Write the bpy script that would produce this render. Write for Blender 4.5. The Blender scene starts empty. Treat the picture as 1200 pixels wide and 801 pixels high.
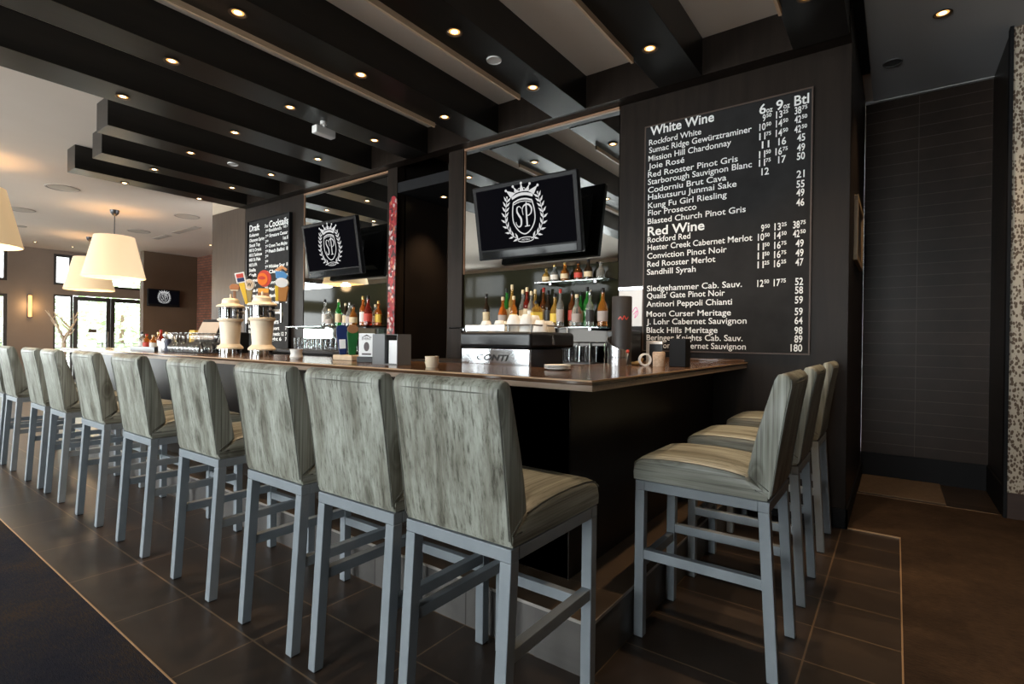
import bpy, math, random
from mathutils import Vector, Matrix
random.seed(7)
PI = math.pi
S = bpy.context.scene
COL = S.collection

# ------------------------------------------------------------------ camera
yaw, pitch, roll = [math.radians(a) for a in (36.30975, -0.21182, 0.68718)]
f_ = Vector((-math.sin(yaw)*math.cos(pitch), math.cos(yaw)*math.cos(pitch), math.sin(pitch)))
r_ = Vector((math.cos(yaw), math.sin(yaw), 0)); u_ = r_.cross(f_)
r2 = math.cos(roll)*r_ + math.sin(roll)*u_; u2 = -math.sin(roll)*r_ + math.cos(roll)*u_
cam = bpy.data.cameras.new('camera'); camo = bpy.data.objects.new('camera', cam); COL.objects.link(camo)
cam.sensor_width = 36; cam.lens = 612.34/1200*36; cam.clip_start = 0.05; cam.clip_end = 200
mw = Matrix((r2, u2, -f_)).transposed().to_4x4(); mw.translation = (0, 0, 1.25)
camo.matrix_world = mw
S.camera = camo

# ------------------------------------------------------------------ world, exposure
SKY_FAR, SKY_NEAR = 6.0, 25.0          # overcast sky beyond the doors / brighter sky in front of the street windows
W = bpy.data.worlds.new('overcast_sky'); S.world = W; W.use_nodes = True
nt = W.node_tree; nt.nodes.clear()
tc = nt.nodes.new('ShaderNodeTexCoord'); sp = nt.nodes.new('ShaderNodeSeparateXYZ'); mr = nt.nodes.new('ShaderNodeMapRange')
bg = nt.nodes.new('ShaderNodeBackground'); wo = nt.nodes.new('ShaderNodeOutputWorld')
nt.links.new(tc.outputs['Generated'], sp.inputs[0]); nt.links.new(sp.outputs['Y'], mr.inputs['Value'])
mr.inputs['From Min'].default_value = -0.45; mr.inputs['From Max'].default_value = -0.1
mr.inputs['To Min'].default_value = SKY_NEAR; mr.inputs['To Max'].default_value = SKY_FAR
nt.links.new(mr.outputs['Result'], bg.inputs['Strength']); bg.inputs['Color'].default_value = (0.93, 0.97, 1.0, 1)
nt.links.new(bg.outputs[0], wo.inputs[0])
S.view_settings.view_transform = 'Standard'; S.view_settings.look = 'None'
S.view_settings.exposure = 0.0; S.view_settings.gamma = 1.0; S.view_settings.use_curve_mapping = False
S.cycles.use_denoising = True
S.cycles.max_bounces = 8; S.cycles.diffuse_bounces = 4; S.cycles.glossy_bounces = 5; S.cycles.transmission_bounces = 8
S.cycles.transparent_max_bounces = 16; S.cycles.caustics_reflective = False; S.cycles.caustics_refractive = False
S.cycles.sample_clamp_indirect = 4.0
DOWN_W = 75.0                          # recessed downlights
PEND_W = 30.0

# ------------------------------------------------------------------ helpers
class MB:
    def __init__(s): s.v = []; s.f = []
    def add(s, vs, fs):
        b = len(s.v); s.v += [tuple(v) for v in vs]; s.f += [tuple(i+b for i in f) for f in fs]; return s
    def hexa(s, p):  # 8 points: bottom 4 ccw, top 4 ccw
        return s.add(p, [(3,2,1,0),(4,5,6,7),(0,1,5,4),(1,2,6,5),(2,3,7,6),(3,0,4,7)])
    def box(s, x0, x1, y0, y1, z0, z1):
        return s.hexa([(x0,y0,z0),(x1,y0,z0),(x1,y1,z0),(x0,y1,z0),(x0,y0,z1),(x1,y0,z1),(x1,y1,z1),(x0,y1,z1)])
    def lathe(s, prof, n=20, c=(0,0,0), caps=True):
        vs = []; fs = []
        for r, z in prof:
            for k in range(n):
                a = 2*PI*k/n; vs.append((c[0]+r*math.cos(a), c[1]+r*math.sin(a), c[2]+z))
        m = len(prof)
        for i in range(m-1):
            for k in range(n):
                k2 = (k+1) % n; fs.append((i*n+k, i*n+k2, (i+1)*n+k2, (i+1)*n+k))
        if caps:
            if prof[0][0] > 1e-6: fs.append(tuple(range(n-1, -1, -1)))
            if prof[-1][0] > 1e-6: fs.append(tuple((m-1)*n+k for k in range(n)))
        return s.add(vs, fs)
    def tube(s, pts, r, n=8, closed=False):
        pts = [Vector(p) for p in pts]; m = len(pts); vs = []; fs = []
        rr = r if isinstance(r, (list, tuple)) else [r]*m
        up = None
        for i, p in enumerate(pts):
            if closed: d = pts[(i+1) % m]-pts[i-1]
            else: d = pts[min(i+1, m-1)]-pts[max(i-1, 0)]
            d.normalize()
            if up is None: up = Vector((0,0,1)) if abs(d.z) < 0.9 else Vector((1,0,0))
            a = d.cross(up); a.normalize(); b = a.cross(d); up = b
            for k in range(n):
                t = 2*PI*k/n; vs.append(p+rr[i]*(math.cos(t)*a+math.sin(t)*b))
        for i in range(m if closed else m-1):
            j = (i+1) % m
            for k in range(n):
                k2 = (k+1) % n; fs.append((i*n+k, i*n+k2, j*n+k2, j*n+k))
        if not closed:
            fs.append(tuple(range(n-1, -1, -1))); fs.append(tuple((m-1)*n+k for k in range(n)))
        return s.add(vs, fs)
    def prism(s, poly, fn, t0, t1):  # poly of 2D points, fn(u,v,t)->xyz
        n = len(poly)
        vs = [fn(u, v, t0) for u, v in poly]+[fn(u, v, t1) for u, v in poly]
        fs = [tuple(range(n-1, -1, -1)), tuple(range(n, 2*n))]+[(i, (i+1) % n, n+(i+1) % n, n+i) for i in range(n)]
        return s.add(vs, fs)
    def sphere(s, c, r, nu=12, nv=8, sq=(1,1,1)):
        return s.add(*_sph(c, r, nu, nv, sq))
def _sph(c, r, nu, nv, sq):
    vs = [(c[0], c[1], c[2]-r*sq[2])]; fs = []
    for i in range(1, nv):
        t = -PI/2+PI*i/nv
        for k in range(nu):
            a = 2*PI*k/nu; vs.append((c[0]+sq[0]*r*math.cos(t)*math.cos(a), c[1]+sq[1]*r*math.cos(t)*math.sin(a), c[2]+sq[2]*r*math.sin(t)))
    vs.append((c[0], c[1], c[2]+r*sq[2])); e = len(vs)-1
    for k in range(nu):
        k2 = (k+1) % nu; fs.append((0, 1+k2, 1+k)); fs.append((e, 1+(nv-2)*nu+k, 1+(nv-2)*nu+k2))
        for i in range(nv-2): fs.append((1+i*nu+k, 1+i*nu+k2, 1+(i+1)*nu+k2, 1+(i+1)*nu+k))
    return vs, fs

def obj(name, mb, m, parent=None, bevel=0, seg=2, smooth=True, label=None, kind=None, fix=True):
    me = bpy.data.meshes.new(name); me.from_pydata(mb.v, [], mb.f); me.update()
    if fix:
        import bmesh
        b = bmesh.new(); b.from_mesh(me); bmesh.ops.recalc_face_normals(b, faces=b.faces); b.to_mesh(me); b.free()
    me.materials.append(m)
    o = bpy.data.objects.new(name, me); COL.objects.link(o)
    if parent: o.parent = parent
    if bevel:
        q = o.modifiers.new('bevel', 'BEVEL'); q.width = bevel; q.segments = seg; q.limit_method = 'ANGLE'; q.angle_limit = math.radians(40); q.harden_normals = True
    if smooth:
        for p in me.polygons: p.use_smooth = True
        if not bevel: me.set_sharp_from_angle(angle=math.radians(38))
    if label: o['label'] = label
    if kind: o['kind'] = kind
    return o
def tag(o, label, cat, group=None, kind=None):
    o['label'] = label; o['category'] = cat
    if group: o['group'] = group
    if kind: o['kind'] = kind
    return o
def thing(name, label, cat, loc=(0,0,0), rz=0, group=None):
    o = bpy.data.objects.new(name, None); COL.objects.link(o); o.location = loc; o.rotation_euler = (0,0,rz)
    o.empty_display_size = .1
    return tag(o, label, cat, group)
def dup(root, loc, rz=None, label=None, group=None, scale=None):
    r = root.copy(); COL.objects.link(r); r.location = loc
    if rz is not None: r.rotation_euler = (0,0,rz)
    if scale: r.scale = scale
    if label: r['label'] = label
    if group: r['group'] = group
    for ch in list(root.children):
        c = ch.copy(); COL.objects.link(c); c.parent = r
        for g in list(ch.children):
            d = g.copy(); COL.objects.link(d); d.parent = c
    return r
def struct(name, mb, m, label, cat, bevel=0, smooth=False, kind='structure'):
    return tag(obj(name, mb, m, bevel=bevel, smooth=smooth or bool(bevel)), label, cat, kind=kind)

# ------------------------------------------------------------------ materials
def mat(name, col=(.5,.5,.5), rough=.5, metal=0, spec=.5, trans=0, coat=0, emit=None, estr=0, ior=1.45, alpha=1):
    m = bpy.data.materials.new(name); m.use_nodes = True
    b = m.node_tree.nodes['Principled BSDF']
    b.inputs['Base Color'].default_value = (*col, 1); b.inputs['Roughness'].default_value = rough; b.inputs['Metallic'].default_value = metal
    b.inputs['Specular IOR Level'].default_value = spec; b.inputs['Transmission Weight'].default_value = trans; b.inputs['Coat Weight'].default_value = coat
    b.inputs['IOR'].default_value = ior
    if emit: b.inputs['Emission Color'].default_value = (*emit, 1); b.inputs['Emission Strength'].default_value = estr
    return m
def N(m, t, **k):
    n = m.node_tree.nodes.new(t)
    for a, v in k.items():
        if hasattr(n, a): setattr(n, a, v)
        else: n.inputs[a].default_value = v
    return n
def L(m, a, b): m.node_tree.links.new(a, b)
def bsdf(m): return m.node_tree.nodes['Principled BSDF']
def ramp(m, fac, stops):
    r = N(m, 'ShaderNodeValToRGB'); e = r.color_ramp.elements
    e[0].position, e[0].color = stops[0][0], (*stops[0][1], 1); e[1].position, e[1].color = stops[-1][0], (*stops[-1][1], 1)
    for p, c in stops[1:-1]:
        q = e.new(p); q.color = (*c, 1)
    L(m, fac, r.inputs[0]); return r
def coords(m, scale=(1,1,1), loc=(0,0,0), world=False, rnd=0):
    mp = N(m, 'ShaderNodeMapping'); mp.inputs['Scale'].default_value = scale; mp.inputs['Location'].default_value = loc
    if world: g = N(m, 'ShaderNodeNewGeometry'); src = g.outputs['Position']
    else: g = N(m, 'ShaderNodeTexCoord'); src = g.outputs['Object']
    if rnd:
        oi = N(m, 'ShaderNodeObjectInfo'); ml = N(m, 'ShaderNodeMath', operation='MULTIPLY'); ml.inputs[1].default_value = rnd
        L(m, oi.outputs['Random'], ml.inputs[0]); va = N(m, 'ShaderNodeVectorMath', operation='ADD')
        L(m, src, va.inputs[0]); L(m, ml.outputs[0], va.inputs[1]); src = va.outputs[0]
    L(m, src, mp.inputs['Vector']); return mp.outputs[0]
def noise(m, vec, scale, detail=4, rough=.55, dist=0):
    n = N(m, 'ShaderNodeTexNoise'); n.inputs['Scale'].default_value = scale; n.inputs['Detail'].default_value = detail
    n.inputs['Roughness'].default_value = rough; n.inputs['Distortion'].default_value = dist; L(m, vec, n.inputs['Vector']); return n
def bump(m, h, strength=.3, dist=.002):
    b = N(m, 'ShaderNodeBump'); b.inputs['Strength'].default_value = strength; b.inputs['Distance'].default_value = dist
    L(m, h, b.inputs['Height']); L(m, b.outputs[0], bsdf(m).inputs['Normal'])
def mottled(name, c0, c1, scale=3, rough=.5, stretch=(1,1,1), world=False, detail=5, bstr=0, **k):
    m = mat(name, c0, rough, **k); v = coords(m, stretch, world=world); n = noise(m, v, scale, detail)
    r = ramp(m, n.outputs['Fac'], [(.3, c0), (.7, c1)]); L(m, r.outputs[0], bsdf(m).inputs['Base Color'])
    if bstr: bump(m, n.outputs['Fac'], bstr)
    return m

def driftwood(name, sc):
    """printed wood-grain vinyl: long grain, darker streaks, knots"""
    m = mat(name, (.35,.36,.32), .42, spec=.45)
    v = coords(m, tuple(s*1.0 if s > 4 else s*.55 for s in sc), rnd=37)
    n1 = noise(m, v, 1.0, 5, .6, .35)
    v2 = coords(m, tuple(s*6.5 if s > 4 else s*.8 for s in sc), rnd=61); n2 = noise(m, v2, 1.0, 4, .75, .12)
    r1 = ramp(m, n1.outputs['Fac'], [(.30, (.10,.095,.075)), (.42, (.20,.20,.165)), (.54, (.29,.30,.26)), (.72, (.40,.415,.37))])
    r2_ = ramp(m, n2.outputs['Fac'], [(.34, (.22,.205,.18)), (.43, (.72,.71,.69)), (.52, (.98,.98,.98)), (.66, (1.15,1.15,1.15))])
    mx = N(m, 'ShaderNodeMix', data_type='RGBA', blend_type='MULTIPLY'); mx.inputs[0].default_value = .85
    L(m, r1.outputs[0], mx.inputs[6]); L(m, r2_.outputs[0], mx.inputs[7])
    ks = tuple(2.2 if s < 4 else 5.0 for s in sc)
    vk = coords(m, ks, rnd=23); vo = N(m, 'ShaderNodeTexVoronoi'); vo.inputs['Scale'].default_value = 1.6; L(m, vk, vo.inputs['Vector'])
    rk = ramp(m, vo.outputs['Distance'], [(.0, (.16,.14,.12)), (.12, (.38,.36,.32)), (.17, (.75,.74,.72)), (.21, (.50,.48,.45)), (.30, (1,1,1)), (1, (1,1,1))])
    mk = N(m, 'ShaderNodeMix', data_type='RGBA', blend_type='MULTIPLY'); mk.inputs[0].default_value = .75
    L(m, mx.outputs[2], mk.inputs[6]); L(m, rk.outputs[0], mk.inputs[7])
    L(m, mk.outputs[2], bsdf(m).inputs['Base Color'])
    bump(m, n2.outputs['Fac'], .25, .0015)
    return m
M_BACK = driftwood('driftwood_vinyl_back', (15, 15, 1.5))
M_SEAT = driftwood('driftwood_vinyl_seat', (15, 1.5, 15))
M_PIPE = mat('vinyl_piping', (.10,.10,.085), .5)
M_STEEL = mottled('grey_painted_steel', (.195,.222,.245), (.235,.262,.285), 9, .40, bstr=.05)
M_PAD = mat('black_rubber', (.015,.015,.015), .7)
def darkwood(name, c0, c1, rough=.35, st=(14,14,1.2), sp_=.5):
    m = mat(name, c0, rough, spec=sp_); v = coords(m, st, world=True); n = noise(m, v, 1, 6, .6, .4)
    r = ramp(m, n.outputs['Fac'], [(.3, c0), (.7, c1)]); L(m, r.outputs[0], bsdf(m).inputs['Base Color'])
    return m
M_BEAM = darkwood('dark_stained_beam', (.007,.006,.005), (.013,.011,.009), .30, (14,1.2,14), .45)
M_DWALL = darkwood('dark_stained_panel', (.012,.0085,.0065), (.021,.015,.0115), .40, sp_=.12)
M_BARP = darkwood('black_bar_panel', (.014,.0105,.009), (.021,.016,.013), .33, (3,3,3), .28)
M_TAN = mottled('pale_wood_lip', (.56,.39,.25), (.66,.47,.31), 6, .5, (20,1,20))
M_TOP = darkwood('walnut_counter', (.060,.031,.017), (.12,.064,.034), .15, (1.5,9,9))
M_EDGE = mottled('bronze_counter_edge', (.26,.185,.13), (.34,.25,.185), 10, .32, (1,8,8))
M_MIRROR = mat('silvered_mirror', (.80,.82,.80), .02, 1)
M_SPLASH = mat('dark_glass_backsplash', (.022,.021,.012), .05, 0, .08)
M_LOWMIR = mat('lower_back_mirror', (.62,.64,.60), .03, 1)
M_CHROME = mat('chrome', (.82,.83,.85), .08, 1)
M_BRUSH = mat('brushed_steel', (.62,.63,.65), .26, 1)
M_DSTEEL = mat('dark_steel', (.08,.08,.085), .35, .8)
M_BLACK = mat('black_plastic', (.012,.012,.013), .3)
M_MATTE = mat('matte_black', (.01,.01,.011), .6, spec=.15)
M_WHITE = mat('white_porcelain', (.80,.78,.74), .25)
M_PAPER = mat('white_paper', (.80,.80,.80), .7)
M_CREAM = mottled('cream_ceramic', (.72,.60,.44), (.78,.66,.50), 12, .35)
M_GREY = mat('grey_card', (.17,.175,.18), .6)
M_CORK = mottled('pale_wood', (.55,.42,.28), (.65,.5,.35), 20, .6)
def glassy(name, tint=(1,1,1), a=.12, rough=.03):
    m = bpy.data.materials.new(name); m.use_nodes = True; t = m.node_tree; t.nodes.clear()
    tr = t.nodes.new('ShaderNodeBsdfTransparent'); tr.inputs[0].default_value = (*tint, 1)
    gl = t.nodes.new('ShaderNodeBsdfGlossy'); gl.inputs['Roughness'].default_value = rough
    fr = t.nodes.new('ShaderNodeFresnel'); fr.inputs[0].default_value = 1.5
    ad = t.nodes.new('ShaderNodeMath'); ad.operation = 'ADD'; ad.inputs[1].default_value = a; ad.use_clamp = True
    mx = t.nodes.new('ShaderNodeMixShader'); ou = t.nodes.new('ShaderNodeOutputMaterial')
    t.links.new(fr.outputs[0], ad.inputs[0]); t.links.new(ad.outputs[0], mx.inputs[0]); t.links.new(tr.outputs[0], mx.inputs[1]); t.links.new(gl.outputs[0], mx.inputs[2]); t.links.new(mx.outputs[0], ou.inputs[0])
    return m
M_PANE = glassy('window_glass', (.97,.98,.97), 0)
M_GLASS = glassy('clear_glassware', (.95,.96,.96), .20, .06)
M_SHELFG = glassy('shelf_glass', (.75,.86,.80), .08)
M_CEIL = mottled('painted_ceiling', (.70,.60,.51), (.72,.62,.53), 2, .9)
M_TAUPE = mottled('taupe_wall', (.24,.185,.145), (.26,.20,.158), 2, .8)
M_BROWNW = mottled('brown_wall', (.105,.068,.042), (.12,.078,.05), 2, .75)
M_BEIGEW = mottled('beige_wall', (.48,.39,.29), (.52,.43,.33), 2, .8)
M_FRAME = mat('dark_aluminium_frame', (.045,.04,.038), .4, .3)
def lightmat(name, col, s):
    m = bpy.data.materials.new(name); m.use_nodes = True; t = m.node_tree; t.nodes.clear()
    e = t.nodes.new('ShaderNodeEmission'); e.inputs[0].default_value = (*col, 1); e.inputs[1].default_value = s
    o = t.nodes.new('ShaderNodeOutputMaterial'); t.links.new(e.outputs[0], o.inputs[0]); return m
M_LAMP = lightmat('lamp_glow', (1,.74,.40), 14)
M_REFL = lightmat('reflector_glow', (1,.46,.13), 1.6)
M_SCONCE = lightmat('sconce_glow', (1,.50,.15), 3.0)
M_SCREEN = mat('television_screen', (.0015,.0015,.002), .5, spec=0, emit=(.002,.002,.003), estr=1)
M_LOGO = lightmat('lit_white_emblem', (.80,.80,.80), .85)
M_CHALK = mat('white_chalk_marker', (.82,.82,.80), .9)
M_BOARD = mottled('chalkboard', (.017,.016,.016), (.025,.024,.024), 3, .7, (2,2,2), spec=.12)
def grid_tiles(name, c0, c1, grout, bw, rh, ox, oy, plane='xy', offset=0, mort=.004, rough=.3, sp_=.5):
    m = mat(name, c0, rough, spec=sp_); g = N(m, 'ShaderNodeNewGeometry'); s = N(m, 'ShaderNodeSeparateXYZ'); L(m, g.outputs['Position'], s.inputs[0])
    c = N(m, 'ShaderNodeCombineXYZ'); a = N(m, 'ShaderNodeMath', operation='ADD'); b = N(m, 'ShaderNodeMath', operation='ADD')
    a.inputs[1].default_value = ox; b.inputs[1].default_value = oy
    L(m, s.outputs[plane[0].upper()], a.inputs[0]); L(m, s.outputs[plane[1].upper()], b.inputs[0]); L(m, a.outputs[0], c.inputs[0]); L(m, b.outputs[0], c.inputs[1])
    br = N(m, 'ShaderNodeTexBrick'); br.offset = offset; br.squash = 1
    L(m, c.outputs[0], br.inputs['Vector']); br.inputs['Scale'].default_value = 1; br.inputs['Brick Width'].default_value = bw; br.inputs['Row Height'].default_value = rh
    br.inputs['Mortar Size'].default_value = mort; br.inputs['Mortar Smooth'].default_value = .2; br.inputs['Bias'].default_value = 0
    br.inputs['Color1'].default_value = (*c0, 1); br.inputs['Color2'].default_value = (*c1, 1); br.inputs['Mortar'].default_value = (*grout, 1)
    n = noise(m, c.outputs[0], 5, 5, .6); mx = N(m, 'ShaderNodeMix', data_type='RGBA', blend_type='MULTIPLY'); mx.inputs[0].default_value = .6
    r = ramp(m, n.outputs['Fac'], [(.3, (.62,.62,.62)), (.7, (1.25,1.22,1.18))]); L(m, br.outputs['Color'], mx.inputs[6]); L(m, r.outputs[0], mx.inputs[7])
    L(m, mx.outputs[2], bsdf(m).inputs['Base Color'])
    inv = N(m, 'ShaderNodeMath', operation='SUBTRACT'); inv.inputs[0].default_value = 1; L(m, br.outputs['Fac'], inv.inputs[1])
    return m
M_TILE = grid_tiles('brown_floor_tile', (.031,.022,.0165), (.044,.0305,.023), (.15,.10,.06), .612, .31, .282+.612*33, -.798+.31*33, rough=.36)
M_STEPT = grid_tiles('step_top_tile', (.07,.048,.032), (.085,.06,.04), (.12,.085,.06), .612, .6, .282+.612*33, -.798, rough=.35)
M_RISER = grid_tiles('grey_riser_tile', (.085,.08,.077), (.10,.094,.09), (.035,.03,.028), .612, 1, .282+.612*33, .4, plane='xz', rough=.4)
M_RISERY = grid_tiles('grey_riser_tile_side', (.085,.08,.077), (.10,.094,.09), (.035,.03,.028), .612, 1, .2+.612*33, .4, plane='yz', rough=.4)
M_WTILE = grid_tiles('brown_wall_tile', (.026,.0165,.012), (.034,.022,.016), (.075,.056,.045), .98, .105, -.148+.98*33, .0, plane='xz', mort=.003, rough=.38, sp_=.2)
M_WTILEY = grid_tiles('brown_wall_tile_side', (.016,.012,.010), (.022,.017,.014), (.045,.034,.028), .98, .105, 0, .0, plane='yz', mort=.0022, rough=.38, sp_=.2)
M_BRICK = grid_tiles('red_brick', (.16,.06,.035), (.24,.09,.055), (.07,.05,.042), .22, .075, 0, 0, plane='xz', offset=.5, mort=.010, rough=.8)
def carpet(name, c0, c1, c2):
    m = mat(name, c0, .95, spec=.1); v = coords(m, world=True); n1 = noise(m, v, 2.2, 4, .7); vs = coords(m, (9,60,1), world=True); n2 = noise(m, vs, 3, 3, .7)
    ad = N(m, 'ShaderNodeMath', operation='MULTIPLY_ADD'); ad.inputs[1].default_value = .55; L(m, n2.outputs['Fac'], ad.inputs[0])
    h = N(m, 'ShaderNodeMath', operation='MULTIPLY'); h.inputs[1].default_value = .5; L(m, n1.outputs['Fac'], h.inputs[0]); L(m, h.outputs[0], ad.inputs[2])
    r = ramp(m, ad.outputs[0], [(.38, c0), (.52, c1), (.66, c2)]); L(m, r.outputs[0], bsdf(m).inputs['Base Color'])
    n3 = noise(m, v, 260, 2); bump(m, n3.outputs['Fac'], .7, .004); return m
M_CARP = carpet('navy_brown_carpet', (.009,.011,.021), (.018,.018,.026), (.040,.028,.018))
M_CARPR = carpet('brown_carpet', (.026,.017,.012), (.046,.029,.019), (.075,.046,.027))
def wallpaper():
    m = mat('patterned_wallpaper', (.6,.5,.38), .7); v = coords(m, (1,1,.55), world=True)
    vo = N(m, 'ShaderNodeTexVoronoi'); vo.inputs['Scale'].default_value = 62; vo.inputs['Randomness'].default_value = .7; L(m, v, vo.inputs['Vector'])
    nz = noise(m, v, 130, 2); ad = N(m, 'ShaderNodeMath', operation='MULTIPLY_ADD'); ad.inputs[1].default_value = .35; L(m, nz.outputs['Fac'], ad.inputs[0]); L(m, vo.outputs['Distance'], ad.inputs[2])
    r = ramp(m, ad.outputs[0], [(.64, (.12,.078,.05)), (.74, (.54,.46,.355))]); L(m, r.outputs[0], bsdf(m).inputs['Base Color']); return m
M_WPAPER = wallpaper()
def stickers():
    m = mat('sticker_covered_red', (.3,.02,.02), .35); v = coords(m, (1,1,.8)); vo = N(m, 'ShaderNodeTexVoronoi'); vo.inputs['Scale'].default_value = 34; L(m, v, vo.inputs['Vector'])
    s = N(m, 'ShaderNodeSeparateColor'); L(m, vo.outputs['Color'], s.inputs[0])
    r = ramp(m, s.outputs[0], [(.0, (.22,.012,.016)), (.36, (.36,.025,.03)), (.48, (.04,.016,.02)), (.60, (.50,.42,.40)), (.72, (.34,.02,.03)), (.84, (.45,.16,.08)), (.92, (.12,.10,.11))])
    r.color_ramp.interpolation = 'CONSTANT'; L(m, r.outputs[0], bsdf(m).inputs['Base Color']); return m
M_STICK = stickers()

# ------------------------------------------------------------------ text
def text(mb, s, fn, x0, width, z, size, bold=.012, shear=0, align='L'):
    """writes s into mb; fn(u,v) -> xyz; width None keeps natural proportions"""
    c = bpy.data.curves.new('t', 'FONT'); c.body = s; c.size = size; c.offset = bold*size; c.shear = shear; c.resolution_u = 3
    o = bpy.data.objects.new('t', c); COL.objects.link(o); bpy.context.view_layer.update()
    me = bpy.data.meshes.new_from_object(o.evaluated_get(bpy.context.evaluated_depsgraph_get()))
    bpy.data.objects.remove(o); bpy.data.curves.remove(c)
    if len(me.vertices):
        xs = [v.co.x for v in me.vertices]; a, b = min(xs), max(xs); k = 1 if width is None else width/max(b-a, 1e-6)
        off = x0 if align == 'L' else (x0-(b-a)*k if align == 'R' else x0-(b-a)*k/2)
        mb.add([fn(off+(v.co.x-a)*k, z+v.co.y) for v in me.vertices], [tuple(p.vertices) for p in me.polygons])
    bpy.data.meshes.remove(me)
def stroke(mb, pts, ws, fn):
    n = len(pts); vs = []; fs = []
    for i, (x, y) in enumerate(pts):
        a = pts[max(i-1, 0)]; b = pts[min(i+1, n-1)]; dx, dy = b[0]-a[0], b[1]-a[1]; l = math.hypot(dx, dy) or 1
        w = (ws[i] if isinstance(ws, (list, tuple)) else ws)/2; vs += [fn(x-dy/l*w, y+dx/l*w), fn(x+dy/l*w, y-dx/l*w)]
    for i in range(n-1): fs.append((2*i, 2*i+1, 2*i+3, 2*i+2))
    mb.add(vs, fs)
def spline(P, n=10):
    out = []
    for i in range(len(P)-1):
        p0, p1, p2, p3 = P[max(i-1, 0)], P[i], P[i+1], P[min(i+2, len(P)-1)]
        for k in range(n):
            t = k/n; out.append(tuple(.5*(2*p1[j]+(p2[j]-p0[j])*t+(2*p0[j]-5*p1[j]+4*p2[j]-p3[j])*t*t+(3*p1[j]-p0[j]-3*p2[j]+p3[j])*t**3) for j in (0,1)))
    return out+[P[-1]]
def crest(mb, fn):
    """crowned shield with laurels and the letters S P, about one unit high"""
    sh = spline([(-.20,.235),(-.235,.05),(-.225,-.12),(-.13,-.27),(0,-.335),(.13,-.27),(.225,-.12),(.235,.05),(.20,.235)])
    stroke(mb, sh, .022, fn)
    stroke(mb, spline([(-.20,.235),(-.07,.275),(.07,.275),(.20,.235)]), .028, fn)
    stroke(mb, spline([(-.19,.20),(-.07,.235),(.07,.235),(.19,.20)]), .014, fn)
    stroke(mb, spline([(-.225,.315),(-.08,.36),(.08,.36),(.225,.315)]), .05, fn)
    tips = [(-.34,.47),(-.18,.52),(0,.555),(.18,.52),(.34,.47)]; low = [(-.25,.33),(-.13,.40),(-.05,.41),(.05,.41),(.13,.40),(.25,.33)]
    for i, t in enumerate(tips):
        a, b = low[i], low[i+1]; mb.add([fn(*a), fn(*b), fn(*t)], [(0,1,2)])
        ring = [(t[0]+.024*math.cos(k*PI/5), t[1]+.024*math.sin(k*PI/5)) for k in range(10)]
        mb.add([fn(*p) for p in ring], [tuple(range(10))])
    for i in range(1, 5):
        c = low[i]; ring = [(c[0]+.026*math.cos(k*PI/5), c[1]+.035+.026*math.sin(k*PI/5)) for k in range(11)]; stroke(mb, ring, .011, fn)
    for s in (-1, 1):
        arc = spline([(s*.12,-.43),(s*.30,-.32),(s*.40,-.10),(s*.38,.12),(s*.33,.30)], 7); stroke(mb, arc, .012, fn)
        for i in range(2, len(arc), 3):
            x, y = arc[i]; d = Vector((arc[i][0]-arc[i-1][0], arc[i][1]-arc[i-1][1])).normalized()
            for q in (-.75, .65):
                e = Matrix.Rotation(q*s, 2) @ d; nrm = Vector((-e.y, e.x)); p = Vector((x, y))
                leaf = [p, p+.055*e+.020*nrm, p+.125*e, p+.055*e-.020*nrm]; mb.add([fn(v.x, v.y) for v in leaf], [(0,1,2,3)])
        mb.add([fn(s*.33,.30), fn(s*.345,.37), fn(s*.31,.36)], [(0,1,2)])
    # S
    pts = spline([(-.035,.115),(-.075,.155),(-.125,.14),(-.135,.07),(-.10,.0),(-.06,-.07),(-.07,-.17),(-.125,-.20),(-.17,-.15),(-.175,-.11)], 6); n = len(pts)
    stroke(mb, pts, [.012+.026*math.sin(PI*i/(n-1))**2 for i in range(n)], fn)
    # P with a loop
    stroke(mb, [(.075,.215),(.065,.10),(.06,-.20)], [.02,.03,.034], fn); stroke(mb, [(.01,-.205),(.115,-.20)], .016, fn)
    pts = spline([(-.01,.0),(-.02,.10),(.03,.165),(.12,.17),(.175,.10),(.16,.02),(.10,-.02),(.07,-.01)], 6); n = len(pts)
    stroke(mb, pts, [.012+.02*math.sin(PI*i/(n-1))**2 for i in range(n)], fn)
    ring = [(.17*math.cos(k*PI/12), -.435+.042*math.sin(k*PI/12)) for k in range(25)]; stroke(mb, ring, .014, fn)
    text(mb, 'HOTELS', fn, 0, .17, -.449, .04, .02, align='C')

# ================================================================== SETTING
ZC, YW, ZB = 3.57, 4.2, 3.28
struct('floor', MB().box(-19, 3.2, -5.2, 7.2, -.1, 0), M_TILE, 'brown rectangular floor tiles around the bar', 'floor')
struct('carpet_by_the_stools', MB().box(-18.6, .04, -5.0, .798, .0005, .006), M_CARP, 'dark navy and brown carpet beside the long row of stools', 'carpet')
c = MB().box(.036, 3.0, -5.0, 4.205, .0005, .006); c.box(-.262, 3.0, 4.205, 5.238, .0005, .006)
struct('carpet_by_the_alcove', c, M_CARPR, 'mottled brown carpet beyond the tiles, in front of the tiled alcove', 'carpet')
t = MB().box(-18.6, .036, .795, .801, 0, .0075); t.box(.033, .039, .795, 4.208, 0, .0075); t.box(-.262, .039, 4.202, 4.208, 0, .0075); t.box(-.262, .66, 5.235, 5.241, 0, .0075)
struct('trim_1', t, mat('brass_edging', (.42,.27,.15), .4, .3), 'thin brass edging strip between tiles and carpet', 'floor trim')
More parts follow.
